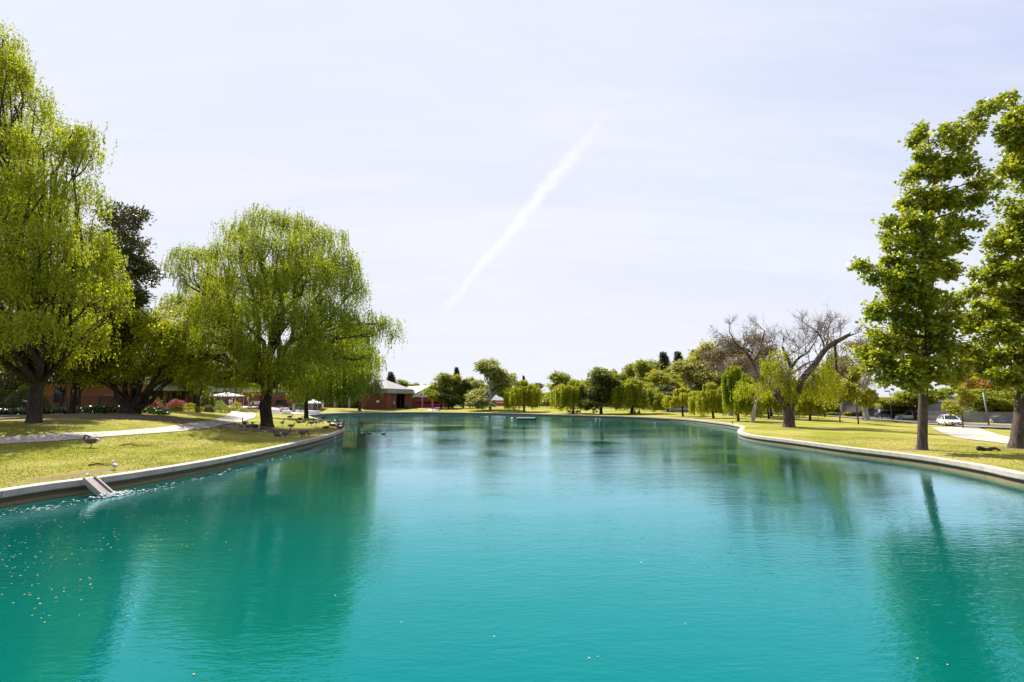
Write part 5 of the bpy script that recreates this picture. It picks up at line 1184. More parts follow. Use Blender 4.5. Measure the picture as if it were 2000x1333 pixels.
# foam lines drifting along the left wall
P_ = []
for u0, v0, u1, v1, n, w in ((30, 1003, 250, 960, 80, .2), (250, 966, 420, 930, 50, .2), (420, 927, 560, 892, 70, .13), (0, 1000, 120, 990, 50, .28), (200, 968, 330, 955, 60, .28), (560, 892, 640, 872, 40, .12)):
    for i in range(n):
        q = rng.random(); x, y = zp(u0 + (u1 - u0) * q, v0 + (v1 - v0) * q + 3 * math.sin(q * 23), 0); P_.append((x + rng.normal(0, w * .6), y + rng.normal(0, w)))
P_ = np.array(P_); P_ = P_[in_pond(P_) & (shore_dist(P_) > .15)]
flecks('foam', P_, .015, .06, M['foam'], 'thin broken foam line drifting along the left wall', 'foam', .007, 2.2)
M['floating_leaf'] = leaf_mat('floating_leaf', [(.42, .33, .12), (.50, .46, .25), (.30, .30, .06), (.40, .18, .05), (.55, .52, .40)], .1)
uv = np.concatenate([np.stack([rng.normal(50, 110, 230), rng.normal(1075, 70, 230)], 1), np.stack([rng.uniform(150, 420, 70), rng.uniform(960, 1080, 70)], 1), np.stack([rng.uniform(0, 2000, 26), rng.uniform(900, 1330, 26)], 1)])
P_ = np.array([zp(u, max(v, 935), 0) for u, v in uv]); P_ = P_[in_pond(P_) & (shore_dist(P_) > .2)]
flecks('floating_leaves', P_, .008, .028, M['floating_leaf'], 'small yellow leaves scattered over the water by the left wall', 'leaves', .009)
rp = Vector((*zp(1027, 819.5, 0), 0)); D = rp.y
t = thing('floating_raft', 'flat pale wooden raft floating on the far water', 'raft', rp, R(4))
hw = 18 * D / 1000
mb = MB()
for k_ in range(9): mb.box(-hw + k_ * 2 * hw / 9 + .01, -hw + (k_ + 1) * 2 * hw / 9 - .01, -.9, .9, .22, .29)
mb.build('deck', M['wood_grey'], t)
for y in (-.65, .65): MB().tube([(-hw + .1, y, .06), (hw - .1, y, .06)], .155, 10).build('float', M['black_metal'], t)
MB().box(-hw, hw, -.92, -.9 + .0, .16, .218).build('fascia_board', M['wood_brown'], t)
MB().cyl((hw + .1, 0), .13, -.1, .34, 10).build('mooring_post', M['black_metal'], t)
bp = Vector((*zp(1000, 819.5, 0), 0)); t = thing('buoy', 'small white round buoy left of the floating raft', 'buoy', bp)
MB().ball((0, 0, .12), (.24, .24, .22), 14, 8).build('float', M['white_paint'], t, smooth=True); MB().cyl((-.2, 0), .05, -.05, .32, 8).build('stem', M['black_metal'], t)
pp = Vector((*zp(1431, 836, .0), 0)); t = thing('water_pipe', 'thin dark standing pipe in the water at the bend of the wall', 'pipe', pp)
MB().cyl((0, 0), .07, -.3, .62, 10).build('pipe', M['black_metal'], t, smooth=True); MB().cyl((0, 0), .10, .62, .70, 10).build('cap', M['rubber'], t, smooth=True)
bp = gp(852, 804.2); t = thing('park_bench', 'long dark backless bench on the far waterside path', 'bench', bp, R(2))
mb = MB()
for y in (-.19, 0, .19): mb.box(-1.2, 1.2, y - .08, y + .08, .42, .47)
mb.build('seat', M['wood_brown'], t)
for x in (-.95, .95): MB().box(x - .06, x + .06, -.24, .24, -.05, .418).build('leg', M['black_metal'], t)

# ------------------------------------------------------------------ shrubs and planting
def shrub(name, label, cat, pos, rx, ry, rz, lm, n, L, Wd, clip=0.0, stems=5, box=False, up=.5, group=None, haze=.12):
    t_ = thing(name, label, cat, pos, 0, group); d = rdir(n)
    if box:
        q = rng.uniform(-1, 1, (n, 3)); ax3 = rng.integers(0, 3, n); q[np.arange(n), ax3] = np.sign(q[np.arange(n), ax3]); q[:, 2] = abs(q[:, 2]); pos_ = q * np.array([rx, ry, rz]) * rng.uniform(.92, 1.03, (n, 1))
    else:
        d[:, 2] = abs(d[:, 2]) * 1.0 - .12; pos_ = d * rng.uniform(.55 if not clip else .93, 1.03, n)[:, None] * np.array([rx, ry, rz])
        pos_ *= (1 + haze * np.sin(d[:, :1] * 5 + 1) * np.cos(d[:, 1:2] * 6 + 2)); pos_[:, 2] = np.maximum(pos_[:, 2], .03)
    ax2 = nrmz(d * .6 + rdir(n) * .8 + np.array([0, 0, .2])); nr2 = nrmz(rdir(n) * .7 + d * .6 + np.array([0, 0, up]))
    s_ = rng.uniform(.6, 1.3, n); link('foliage', quad_mesh('foliage', leaf_quads(pos_, ax2, nr2, L * s_, Wd * s_)), t_, [M[lm]])
    mb_ = MB()
    for k_ in range(stems):
        e = Vector((rng.uniform(-.6, .6) * rx, rng.uniform(-.6, .6) * ry, rz * rng.uniform(.6, .9))); mb_.tube(limb((rng.uniform(-.1, .1) * rx, 0, -.1), e, .05, .1, 5), taper(.035, .012, 5), 5)
    mb_.build('stem', M['bark_dark'], t_); return t_
def pS(u, v): return gp(u, v)
D_ = 66
def sh(name, lab, cat, u, v, wpx, hpx, lm, n, L=.16, Wd=.09, **kw):
    p_ = gp(u, v); k_ = p_.y / 1000; return shrub(name, lab, cat, p_, wpx * k_ / 2, wpx * k_ / 2 * kw.pop('dp', .9), hpx * k_, M and lm, n, L, Wd, **kw)
sh('maple_shrub', 'low pink leaved maple shrub nearest the ivy bed', 'shrub', 300, 800, 26, 20, 'leaf_red', 2600, .16, .06)
sh('maple_shrub', 'wider pink leaved maple shrub behind the yellow clipped hedges', 'shrub', 343, 801, 40, 23, 'leaf_red', 3800, .16, .06)
sh('clipped_hedge', 'small yellow clipped hedge left of the signed one', 'hedge', 345, 804, 17, 8, 'leaf_yellow', 1600, .10, .07, box=True, dp=.6)
sh('clipped_hedge', 'long yellow clipped hedge in front of the yellow dome with a sign', 'hedge', 372, 804.5, 40, 8.5, 'leaf_yellow', 2800, .10, .07, box=True, dp=.35)
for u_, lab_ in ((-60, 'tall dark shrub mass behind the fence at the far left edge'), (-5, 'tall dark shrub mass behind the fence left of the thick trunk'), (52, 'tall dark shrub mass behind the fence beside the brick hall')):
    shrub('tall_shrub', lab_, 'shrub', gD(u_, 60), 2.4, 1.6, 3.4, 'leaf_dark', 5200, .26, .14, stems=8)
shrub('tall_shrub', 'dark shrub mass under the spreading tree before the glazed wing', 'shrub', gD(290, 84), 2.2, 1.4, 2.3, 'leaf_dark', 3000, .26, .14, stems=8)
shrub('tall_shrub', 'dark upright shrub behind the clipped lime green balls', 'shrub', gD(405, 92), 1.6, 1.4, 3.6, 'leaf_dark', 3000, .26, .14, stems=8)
tp_ = sh('dome_shrub', 'yellow dome shrub carrying a small square sign', 'shrub', 372, 800, 24, 13, 'leaf_yellow', 1800, .11, .07, clip=1)
p_ = tp_.location; t = thing('garden_sign', 'small white square sign in the yellow dome shrub', 'sign', Vector((p_.x, p_.y - 1.3, p_.z)))
bx('panel', M['white_paint'], t, -.2, .2, -.02, .02, .55, .95); bx('frame', M['wood_brown'], t, -.25, .25, .022, .05, .5, 1.0); bx('post', M['wood_brown'], t, -.03, .03, .052, .1, -.1, .95)
sh('grey_shrub', 'dark twiggy shrub left of the clipped green balls', 'shrub', 407, 805.5, 24, 15, 'leaf_grey', 1900, .15, .08)
sh('box_ball', 'clipped lime green ball, higher and behind the big one', 'shrub', 427, 801, 26, 20, 'leaf_lime', 3200, .09, .06, clip=1, haze=.05)
sh('box_ball', 'big clipped lime green ball beside the path', 'shrub', 432, 806.5, 32, 19, 'leaf_lime', 4200, .09, .06, clip=1, haze=.05)
sh('grass_clump', 'pale yellow feathery plant right of the lime green balls', 'plant', 452, 803.5, 18, 9, 'leaf_olive', 1500, .22, .04)
sh('grass_clump', 'olive bush behind the pale flowering plants', 'plant', 462, 800, 22, 17, 'leaf_olive', 1700, .2, .07)
sh('flower_clump', 'pale flowering plants before the low planter, left clump', 'plant', 474, 806, 24, 10, 'leaf_pale', 1900, .15, .08)
sh('flower_clump', 'pale flowering plants before the low planter, right clump', 'plant', 494, 805, 22, 6, 'leaf_pale', 1300, .15, .08)
sh('brown_shrub', 'reddish brown rounded shrub left of the big trunk', 'shrub', 508, 803, 20, 15, 'leaf_brown', 1500, .16, .08)
sh('brown_shrub', 'thin reddish shrub between the two trunks on the point', 'shrub', 549, 807, 26, 16, 'leaf_red', 900, .16, .05, stems=12)
sh('clipped_hedge', 'tall dark green hedge block between the two trunks', 'hedge', 586, 806, 26, 17, 'leaf_dark', 2600, .18, .11, box=True, dp=.6)
sh('red_shrub', 'slim pinkish shrub standing above the grey shrub', 'shrub', 389, 796, 14, 24, 'leaf_red', 420, .2, .07, stems=6)
sh('round_shrub', 'bright yellow green bush at the pavilion corner', 'shrub', 796, 797.5, 13, 23, 'leaf_lime', 1500, .35, .2)
sh('round_shrub', 'small olive bush at the foot of the yellow green one', 'shrub', 795, 799, 11, 6, 'leaf_grey', 900, .25, .15)
sh('clipped_hedge', 'dark green clipped hedge before the low white building', 'hedge', 1624, 813.5, 18, 6, 'leaf_mid', 900, .3, .2, box=True, dp=.5)
sh('clipped_hedge', 'yellow clipped hedge before the low white building', 'hedge', 1655, 814.5, 8, 7, 'leaf_yellow', 600, .3, .2, box=True, dp=.8)
sh('clipped_hedge', 'brownish clipped hedge right of the yellow one', 'hedge', 1668, 814.5, 16, 7, 'leaf_grey', 800, .3, .2, box=True, dp=.5)
sh('round_shrub', 'dark upright shrub against the grey warehouse corner', 'shrub', 1684, 814.5, 7, 12, 'leaf_dark', 600, .3, .2)
# low planter wall
a, b = gp(482, 802), gp(504, 802); F = Fr(a, b); L = F.L; t = thing('planter', 'low cream planter wall behind the pale flowers', 'planter', F.org, F.rz)
mb = MB().box(0, L, 0, .25, -.3, .62).box(0, L, 1.6, 1.85, -.3, .62).box(0, .25, .25, 1.6, -.3, .62).box(L - .25, L, .25, 1.6, -.3, .62); mb.build('wall', M['brick_orange'], t); bx('coping', M['cream'], t, -.05, L + .05, -.06, .31, .62, .72)
# ivy bed along the fence: nobody could count its leaves
uvp = []
while len(uvp) < 9000:
    u = rng.uniform(-80, 345); Y = rng.uniform(47.0, 63)
    edge = 48.2 + 1.0 * math.sin(u * .05) + (u + 80) * .012
    if Y > edge and not (u > 300 and Y > 60): uvp.append((u, Y))
P_ = np.array([[(u - 1000) / 1000 * Y * 1.014, Y] for u, Y in uvp]); z_ = H(P_)
mound = .22 + .34 * (np.sin(P_[:, 0] * 1.1) * np.sin(P_[:, 1] * 1.3) * .5 + .5)
n = len(P_); c_ = np.stack([P_[:, 0], P_[:, 1], z_ + mound * rng.uniform(.2, 1, n) ** .6], 1); c_ = np.repeat(c_, 3, 0) + rng.normal(0, .13, (n * 3, 3)) * np.array([1, 1, .6]); n *= 3
s_ = rng.uniform(.6, 1.4, n)
tag(link('ground_cover', quad_mesh('ground_cover', leaf_quads(c_, nrmz(rdir(n) + np.array([0, 0, .1])), nrmz(rdir(n) * .6 + np.array([0, 0, .8])), .26 * s_, .17 * s_)), None, [M['leaf_ivy']]), 'dark glossy ivy spreading below the iron fence', 'ground cover', kind='stuff')
patch('soil', gp(160, 812), 14, 5, 'dark soil under the ivy', M['soil'], .03)
# ------------------------------------------------------------------ cars
def paint(name, c):
    m_, nt = new_mat(name)
    p = node(nt, 'ShaderNodeBsdfPrincipled', {'Base Color': (*c, 1), 'Roughness': .28, 'Coat Weight': .6, 'Coat Roughness': .06}); finish(nt, p.outputs[0]); return m_
CARP = {k: paint('paint_' + k, c) for k, c in dict(white=(.78, .78, .80), silver=(.45, .46, .48), grey=(.16, .165, .175), blue=(.06, .09, .17), black=(.015, .015, .02), yellow=(.75, .42, .02), red=(.40, .03, .035), tan=(.40, .33, .26), purple=(.10, .07, .12)).items()}
M['lamp_glass'] = mat('lamp_glass', (.75, .76, .78), (.68, .69, .7), 3, .1)
M['tail_red'] = mat('tail_red', (.35, .01, .01), (.3, .01, .01), 3, .2)
def loft(mb, rings, close=True, mi=0):
    k = len(rings[0]); vs = [p for r_ in rings for p in r_]; fs = []
    for i in range(len(rings) - 1):
        for j in range(k): fs.append((i * k + j, i * k + (j + 1) % k, (i + 1) * k + (j + 1) % k, (i + 1) * k + j))
    if close: fs += [tuple(range(k - 1, -1, -1)), tuple((len(rings) - 1) * k + j for j in range(k))]
    mb.add(vs, fs, mi)
def car_model(kind):
    """nose towards +x; body, cabin glass, wheels with tyre and rim, lamps, doors lines come from the panel gaps"""
    t_ = thing('parked_car', 'x', 'car')
    tall = kind == 'suv'
    hb, ht = (.98, 1.72) if tall else (.88, 1.44)
    st = [(-2.28, .55, .42, hb * .80), (-2.2, .80, .28, hb * .95), (-1.6, .89, .22, hb * 1.0), (-.6, .91, .20, hb), (.7, .91, .20, hb * .98), (1.5, .89, .22, hb * .90), (2.05, .82, .26, hb * .78), (2.26, .62, .36, hb * .66)]
    mb = MB(); rings = []
    for x, w, z0, z1 in st:
        zm = z0 + (z1 - z0) * .55
        rings.append([(x, -w * .90, z0), (x, w * .90, z0), (x, w, z0 + .14), (x, w, zm), (x, w * .93, z1 - .05), (x, w * .78, z1), (x, -w * .78, z1), (x, -w * .93, z1 - .05), (x, -w, zm), (x, -w, z0 + .14)])
    loft(mb, rings)
    # roof panel and pillars over the glass
    if tall: cab = [(-2.12, hb - .02), (-1.95, ht - .12), (-1.6, ht), (.1, ht), (.5, ht - .06), (1.15, hb - .05)]
    else: cab = [(-1.78, hb - .02), (-1.2, ht - .14), (-.75, ht), (.15, ht), (.45, ht - .06), (1.2, hb - .06)]
    def wz(z): return .80 - (z - hb) / (ht - hb) * .20
    g = MB(); loft(g, [[(x, -.80, hb - .06), (x, .80, hb - .06), (x, wz(z), max(z, hb - .055)), (x, -wz(z), max(z, hb - .055))] for x, z in cab])
    rf = [(x, z) for x, z in cab[1:-1]]
    loft(mb, [[(x, -wz(z) - .012, z - .035), (x, wz(z) + .012, z - .035), (x, wz(z) - .03, z + .018), (x, -wz(z) + .03, z + .018)] for x, z in rf])
    for s_ in (-1, 1):
        for (xa, za), (xb, zb) in ((cab[0], cab[1]), (cab[-1], cab[-2]), ((-.32, hb), (-.30, ht - .02))):
            mb.tube([(xa, s_ * .81, za), (xb, s_ * (wz(zb) + .005), zb)], .038, 6)
        mb.ball((.78, s_ * .98, hb + .10), (.07, .11, .07), 8, 5)
    body = mb.build('body', CARP['white'], t_, smooth=False, bevel=.02)
    g.build('window', M['dark_glass'], t_)
    for x in (-1.38, 1.38):
        for s_ in (-1, 1):
            w_ = bpy.data.objects.new('wheel', None); C.objects.link(w_); w_.parent = t_; w_.location = (x, s_ * .80, .32); w_.rotation_euler = (R(90), 0, 0)
            MB().tube([(0, 0, -.10), (0, 0, -.085), (0, 0, .085), (0, 0, .10)], [.29, .32, .32, .29], 20).build('tyre', M['rubber'], w_, smooth=True)
            zz_ = -.107 if s_ > 0 else .107
            MB().tube([(0, 0, min(zz_, 0)), (0, 0, max(zz_, 0))], [.2, .2], 14).build('rim', M['silver'], w_)
    for s_ in (-1, 1):
        MB().ball((2.10, s_ * .62, hb * .68), (.13, .16, .07), 10, 6).build('headlight', M['lamp_glass'], t_, smooth=True)
        MB().ball((-2.2, s_ * .64, hb * .80), (.08, .14, .07), 10, 6).build('tail_light', M['tail_red'], t_, smooth=True)
    MB().box(2.18, 2.275, -.42, .42, .34, .50).build('grille', M['black_metal'], t_)
    MB().box(2.276, 2.285, -.24, .24, .40, .50).build('number_plate', M['white_paint'], t_)
    return t_
CARS = {}
def put_car(kind, col_, u, Y, rz, label, group=None, vbase=None):
    p_ = gD(u, Y); p_.z += .05
    if kind not in CARS: CARS[kind] = car_model(kind); r_ = CARS[kind]; r_.location = p_; r_.rotation_euler = (0, 0, rz)
    else: r_ = dup(CARS[kind], p_, rz)
    r_['label'] = label
    for ch in r_.children:
        if ch.name.startswith('body'):
            ch.material_slots[0].link = 'OBJECT'; ch.material_slots[0].material = CARP[col_]
    if group: r_['group'] = group
    elif 'group' in r_: del r_['group']
    return r_
put_car('sedan', 'white', 1850, 71.5, R(-114), 'white saloon car driving along the road between the right hand trunks').name = 'car'
G_ = 'cars parked beyond the road'
rd = math.atan2((gD(1960, 83) - gD(1780, 101)).y, (gD(1960, 83) - gD(1780, 101)).x)
for u, Y, kd, cl, rz, lab in ((1734, 99.5, 'sedan', 'blue', R(-40), 'blue grey car parked before the grey warehouse'), (1752, 98.6, 'suv', 'silver', R(140), 'silver tall car parked right beside the blue grey one'),
                             (1776, 94.5, 'sedan', 'white', R(140), 'white saloon parked under the bright spreading tree'), (1817, 92, 'sedan', 'yellow', R(-35), 'bright yellow car parked behind the upright trunk'),
                             (1838, 94, 'suv', 'silver', R(-35), 'pale tall car behind the driving white saloon'), (1864, 93, 'suv', 'white', R(150), 'white tall car behind the mesh screened fence'),
                             (1884, 91, 'sedan', 'black', R(150), 'black car behind the fence right of the white tall one'), (1907, 90, 'sedan', 'tan', R(150), 'tan car behind the fence left of the grey pole'),
                             (1962, 88, 'sedan', 'silver', R(150), 'silver car behind the fence right of the grey pole'), (1990, 86.5, 'suv', 'grey', R(150), 'dark grey tall car behind the fence by the leaning trunk')):
    put_car(kd, cl, u, Y, rz, lab, G_)
G_ = 'cars parked beneath the far trees'
for u, Y, kd, cl, rz, lab in ((1325, 121, 'sedan', 'silver', R(170), 'pale car behind the young yellow willow'), (1388, 118, 'suv', 'black', R(175), 'black car behind the thin trunk of the bright willow'),
                             (1441, 105, 'suv', 'blue', R(178), 'dark blue car with pale windscreen left of the pale bare trunk'), (1424, 112, 'sedan', 'purple', R(5), 'dark purple car partly behind the blue one')):
    put_car(kd, cl, u, Y, rz, lab, G_)
G_ = 'cars parked along the far street'
for u, Y, kd, cl, rz, lab in ((883, 196, 'sedan', 'white', R(180), 'small white car between trunks near the fire station'), (892, 190, 'suv', 'white', R(175), 'white van like car under the rounded trees'), (900, 201, 'sedan', 'silver', 0, 'silver car beneath the small dark tree'),
                             (934, 188, 'suv', 'white', R(90), 'white tall car facing the lake left of the tall sycamore'), (958, 196, 'sedan', 'silver', R(180), 'silver car right behind the tall sycamore trunk'), (968, 202, 'sedan', 'white', R(180), 'white car right of the tall sycamore trunk')):
    put_car(kd, cl, u, Y, rz, lab, G_)
# red fire truck behind the trees
p_ = gD(985, 198); t = thing('fire_truck', 'long red truck with a white side stripe behind the far trees', 'truck', p_, R(180))
MB().box(-3.2, 3.2, -1.15, 1.15, .55, 2.5).build('body', CARP['red'], t, bevel=.06); MB().box(3.202, 4.6, -1.12, 1.12, .55, 2.6).build('cab', CARP['red'], t, bevel=.08)
MB().box(-3.1, 3.1, 1.152, 1.16, 1.5, 1.85).box(-3.1, 3.1, -1.16, -1.152, 1.5, 1.85).build('stripe', M['white_paint'], t)
MB().box(4.3, 4.61, -1.0, 1.0, 1.6, 2.35).box(3.5, 4.2, -1.135, 1.135, 1.6, 2.3).build('window', M['dark_glass'], t)
for x in (-2.2, -1.2, 3.5):
    for s_ in (-1, 1): MB().tube([(x, s_ * .8, .5), (x, s_ * 1.14, .5)], .5, 18).build('wheel', M['rubber'], t, smooth=True)

# ------------------------------------------------------------------ lamp posts, pole, hydrant, sign, notice board, bin
def lamp(label, u, Y, vtop, arm, rz, mt='black_metal', r=.07, head=True):
    p_ = gD(u, Y); ht = at(u, vtop, Y).z - p_.z; t_ = thing('street_lamp', label, 'lamp post', p_, rz)
    MB().tube([(0, 0, -.3), (0, 0, .4), (0, 0, ht)], [r * 1.5, r * 1.2, r * .8], 10).build('pole', M[mt], t_, smooth=True); MB().cyl((0, 0), r * 2.4, -.2, .35, 12).build('base', M['concrete'], t_)
    if head:
        MB().tube([(0, 0, ht - .08), (arm, 0, ht - .03)], .05, 6).build('arm', M[mt], t_); hd = MB().box(arm - .1, arm + .55, -.18, .18, ht - .12, ht + .06).build('lamp_head', M[mt], t_, bevel=.03)
        MB().box(arm, arm + .45, -.13, .13, ht - .14, ht - .121).build('lens', M['lamp_glass'], hd)
    return t_
lamp('dark lamp post with short arm in front of the grey warehouse', 1718.5, 96, 788.5, .3, 0)
lamp('tall thin dark lamp post by the parked cars left of the upright trunk', 1739, 89, 764, .2, R(180), r=.06)
p_ = gD(1927, 71.5); D = p_.y; t = thing('light_pole', 'tall plain grey pole leaning slightly by the pale path', 'pole', p_)
tp_ = at(1920.5, 767, D) - p_
MB().tube([(0, 0, -.3), tuple(tp_)], [.11, .10], 12).build('pole', M['grey_metal'], t, smooth=True); MB().tube([tuple(tp_), tuple(tp_ + Vector((0, 0, .06)))], [.11, .08], 12).build('cap', M['grey_metal'], t); MB().box(-.25, .25, -.25, .25, -.2, .06).build('base_plate', M['concrete'], t)
p_ = gD(1931.5, 77); t = thing('fire_hydrant', 'pale yellow fire hydrant right of the grey pole', 'hydrant', p_)
hm_ = mat('hydrant_paint', (.62, .48, .20), (.55, .42, .18), 4, .5)
MB().tube([(0, 0, -.1), (0, 0, .05), (0, 0, .06), (0, 0, .55), (0, 0, .56), (0, 0, .60)], [.17, .17, .12, .12, .15, .15], 12).build('barrel', hm_, t, smooth=False)
MB().ball((0, 0, .60), (.14, .14, .15), 12, 8).build('bonnet', hm_, t, smooth=True); MB().tube([(-.24, 0, .42), (.24, 0, .42)], .065, 8).build('side_nozzle', hm_, t); MB().tube([(0, -.12, .36), (0, -.25, .36)], .085, 8).build('front_nozzle', hm_, t)
p_ = gD(1944, 84); t = thing('road_sign', 'small red and white road sign before the mesh screened fence', 'sign', p_)
MB().cyl((0, 0), .03, -.3, 1.9, 8).build('post', M['grey_metal'], t); MB().tube([(0, -.035, 1.95), (0, -.055, 1.95)], .36, 8).build('plate', M['red_paint'], t); MB().box(-.24, .24, -.062, -.056, 1.9, 2.0).build('bar', M['white_paint'], t)
p_ = gp(608, 806.5); D = p_.y; t = thing('notice_board', 'grey two legged notice board by the cove path', 'notice board', p_)
bx('panel', M['grey_metal'], t, -.42, .42, -.04, .04, .75, 1.75, .02); bx('leg', M['grey_metal'], t, -.32, -.24, -.03, .03, -.3, .748); bx('leg', M['grey_metal'], t, .24, .32, -.03, .03, -.3, .748)
p_ = gp(568, 804.5); t = thing('litter_bin', 'black litter bin left of the pale post on the point', 'bin', p_)
MB().tube([(0, 0, -.05), (0, 0, .05), (0, 0, 1.0), (0, 0, 1.04)], [.30, .34, .36, .33], 14).build('body', M['black_metal'], t, smooth=False); MB().tube([(0, 0, 1.042), (0, 0, 1.12)], [.35, .2], 14).build('lid', M['rubber'], t)
p_ = gp(573, 806); t = thing('post', 'pale square timber post beside the black bin', 'post', p_)
bx('shaft', M['wood_grey'], t, -.17, .17, -.17, .17, -.3, 1.75, .02); bx('cap', M['concrete'], t, -.2, .2, -.2, .2, 1.75, 1.85, .01)

# ------------------------------------------------------------------ tents, tables
def tent(label, u, Y, w, dpt, rz=0.0, vpeak=None):
    p_ = gD(u, Y); t_ = thing('canopy_tent', label, 'tent', p_, rz); e = 2.25; pk = 3.3
    mb = MB(); n = 8; top = []
    cor = [(-w / 2, -dpt / 2), (w / 2, -dpt / 2), (w / 2, dpt / 2), (-w / 2, dpt / 2)]
    # sagging skirts to a peak
    rings = []
    for q in (0, .35, .7, 1):
        z = e + .28 + (pk - e - .28) * (q ** 1.25); s_ = 1 - q; rings.append([(x * s_ + 0, y * s_, z) for x, y in cor] if q < 1 else None)
    vs = rings[0] + rings[1] + rings[2] + [(0, 0, pk)] + [(x, y, e) for x, y in cor]; fs = []
    for r_ in range(2):
        for j in range(4): fs.append((r_ * 4 + j, r_ * 4 + (j + 1) % 4, (r_ + 1) * 4 + (j + 1) % 4, (r_ + 1) * 4 + j))
    for j in range(4): fs += [(8 + j, 8 + (j + 1) % 4, 12), (13 + j, 13 + (j + 1) % 4, (j + 1) % 4, j)]
    mb.add(vs, fs); o = mb.build('canopy', M['canvas'], t_); so = o.modifiers.new('solid', 'SOLIDIFY'); so.thickness = .02
    for x, y in cor: MB().cyl((x * .97, y * .97), .035, -.1, e + .2, 8).build('leg', M['silver'], t_)
    fr_ = MB()
    for j in range(4):
        a, b_ = cor[j], cor[(j + 1) % 4]; fr_.tube([(a[0] * .97, a[1] * .97, e + .1), (b_[0] * .97, b_[1] * .97, e + .1)], .02, 5)
    fr_.build('frame', M['silver'], t_); return t_
tent('white peaked canopy tent with people gathered beneath it', 442, 122, 5.6, 5.6, R(2))
tent('white canopy tent half hidden behind the slimmer trunk on the point', 612, 118, 2.9, 2.9, R(4))
TBL = None
def table(label, u, Y):
    global TBL
    p_ = gD(u, Y)
    if TBL is None:
        t_ = thing('round_table', label, 'table', p_, 0, 'cloth covered tables on the patio'); mb = MB(); n = 28; vs = []; 
        for r_, z, am in ((.0, .76, 0), (.88, .76, 0), (.92, .73, .0), (.95, .4, .05), (.98, .06, .09)):
            for k_ in range(n):
                a = 2 * math.pi * k_ / n; q = r_ + am * math.cos(a * 7); vs.append((q * math.cos(a), q * math.sin(a), z))
        fs = [(r_ * n + k_, r_ * n + (k_ + 1) % n, (r_ + 1) * n + (k_ + 1) % n, (r_ + 1) * n + k_) for r_ in range(4) for k_ in range(n)]
        mb.add(vs, fs).build('tablecloth', M['canvas'], t_, smooth=True); MB().cyl((0, 0), .06, 0, .72, 10).build('pedestal', M['black_metal'], t_); MB().cyl((0, 0), .3, -.05, .04, 14).build('foot', M['black_metal'], t_)
        TBL = t_
    else: t_ = dup(TBL, p_, 0, label)
    return t_
for u, Y, lab in ((538, 112, 'white clothed table just right of the big trunk'), (549, 116, 'white clothed table behind the thin reddish shrub'), (561, 110, 'white clothed table left of the black bin'), (556, 122, 'white clothed table farthest back beside the black bin'), (606, 114, 'white clothed table just right of the slimmer trunk'), (617, 117, 'white clothed table under the half hidden tent')): table(lab, u, Y)

# ------------------------------------------------------------------ people
def skin_mesh(name, V, E, rad, sub=2):
    me = bpy.data.meshes.new(name); me.from_pydata(V, E, []); o = bpy.data.objects.new(name, me); C.objects.link(o)
    sk = o.modifiers.new('skin', 'SKIN'); sk.use_smooth_shade = True; ss = o.modifiers.new('sub', 'SUBSURF'); ss.levels = sub; ss.render_levels = sub
    for i, r_ in enumerate(rad):
        d_ = me.skin_vertices[0].data[i]; d_.radius = (r_, r_) if not hasattr(r_, '__len__') else r_; d_.use_root = i == 0
    dg = bpy.context.evaluated_depsgraph_get(); dg.update(); ne = bpy.data.meshes.new_from_object(o.evaluated_get(dg)); ne.name = name
    bpy.data.objects.remove(o); return ne
def chain(V, E, rad, pts, rs, start):
    prev = start
    for p_, r_ in zip(pts, rs):
        V.append(tuple(p_)); rad.append(r_); E.append((prev, len(V) - 1)); prev = len(V) - 1
    return prev
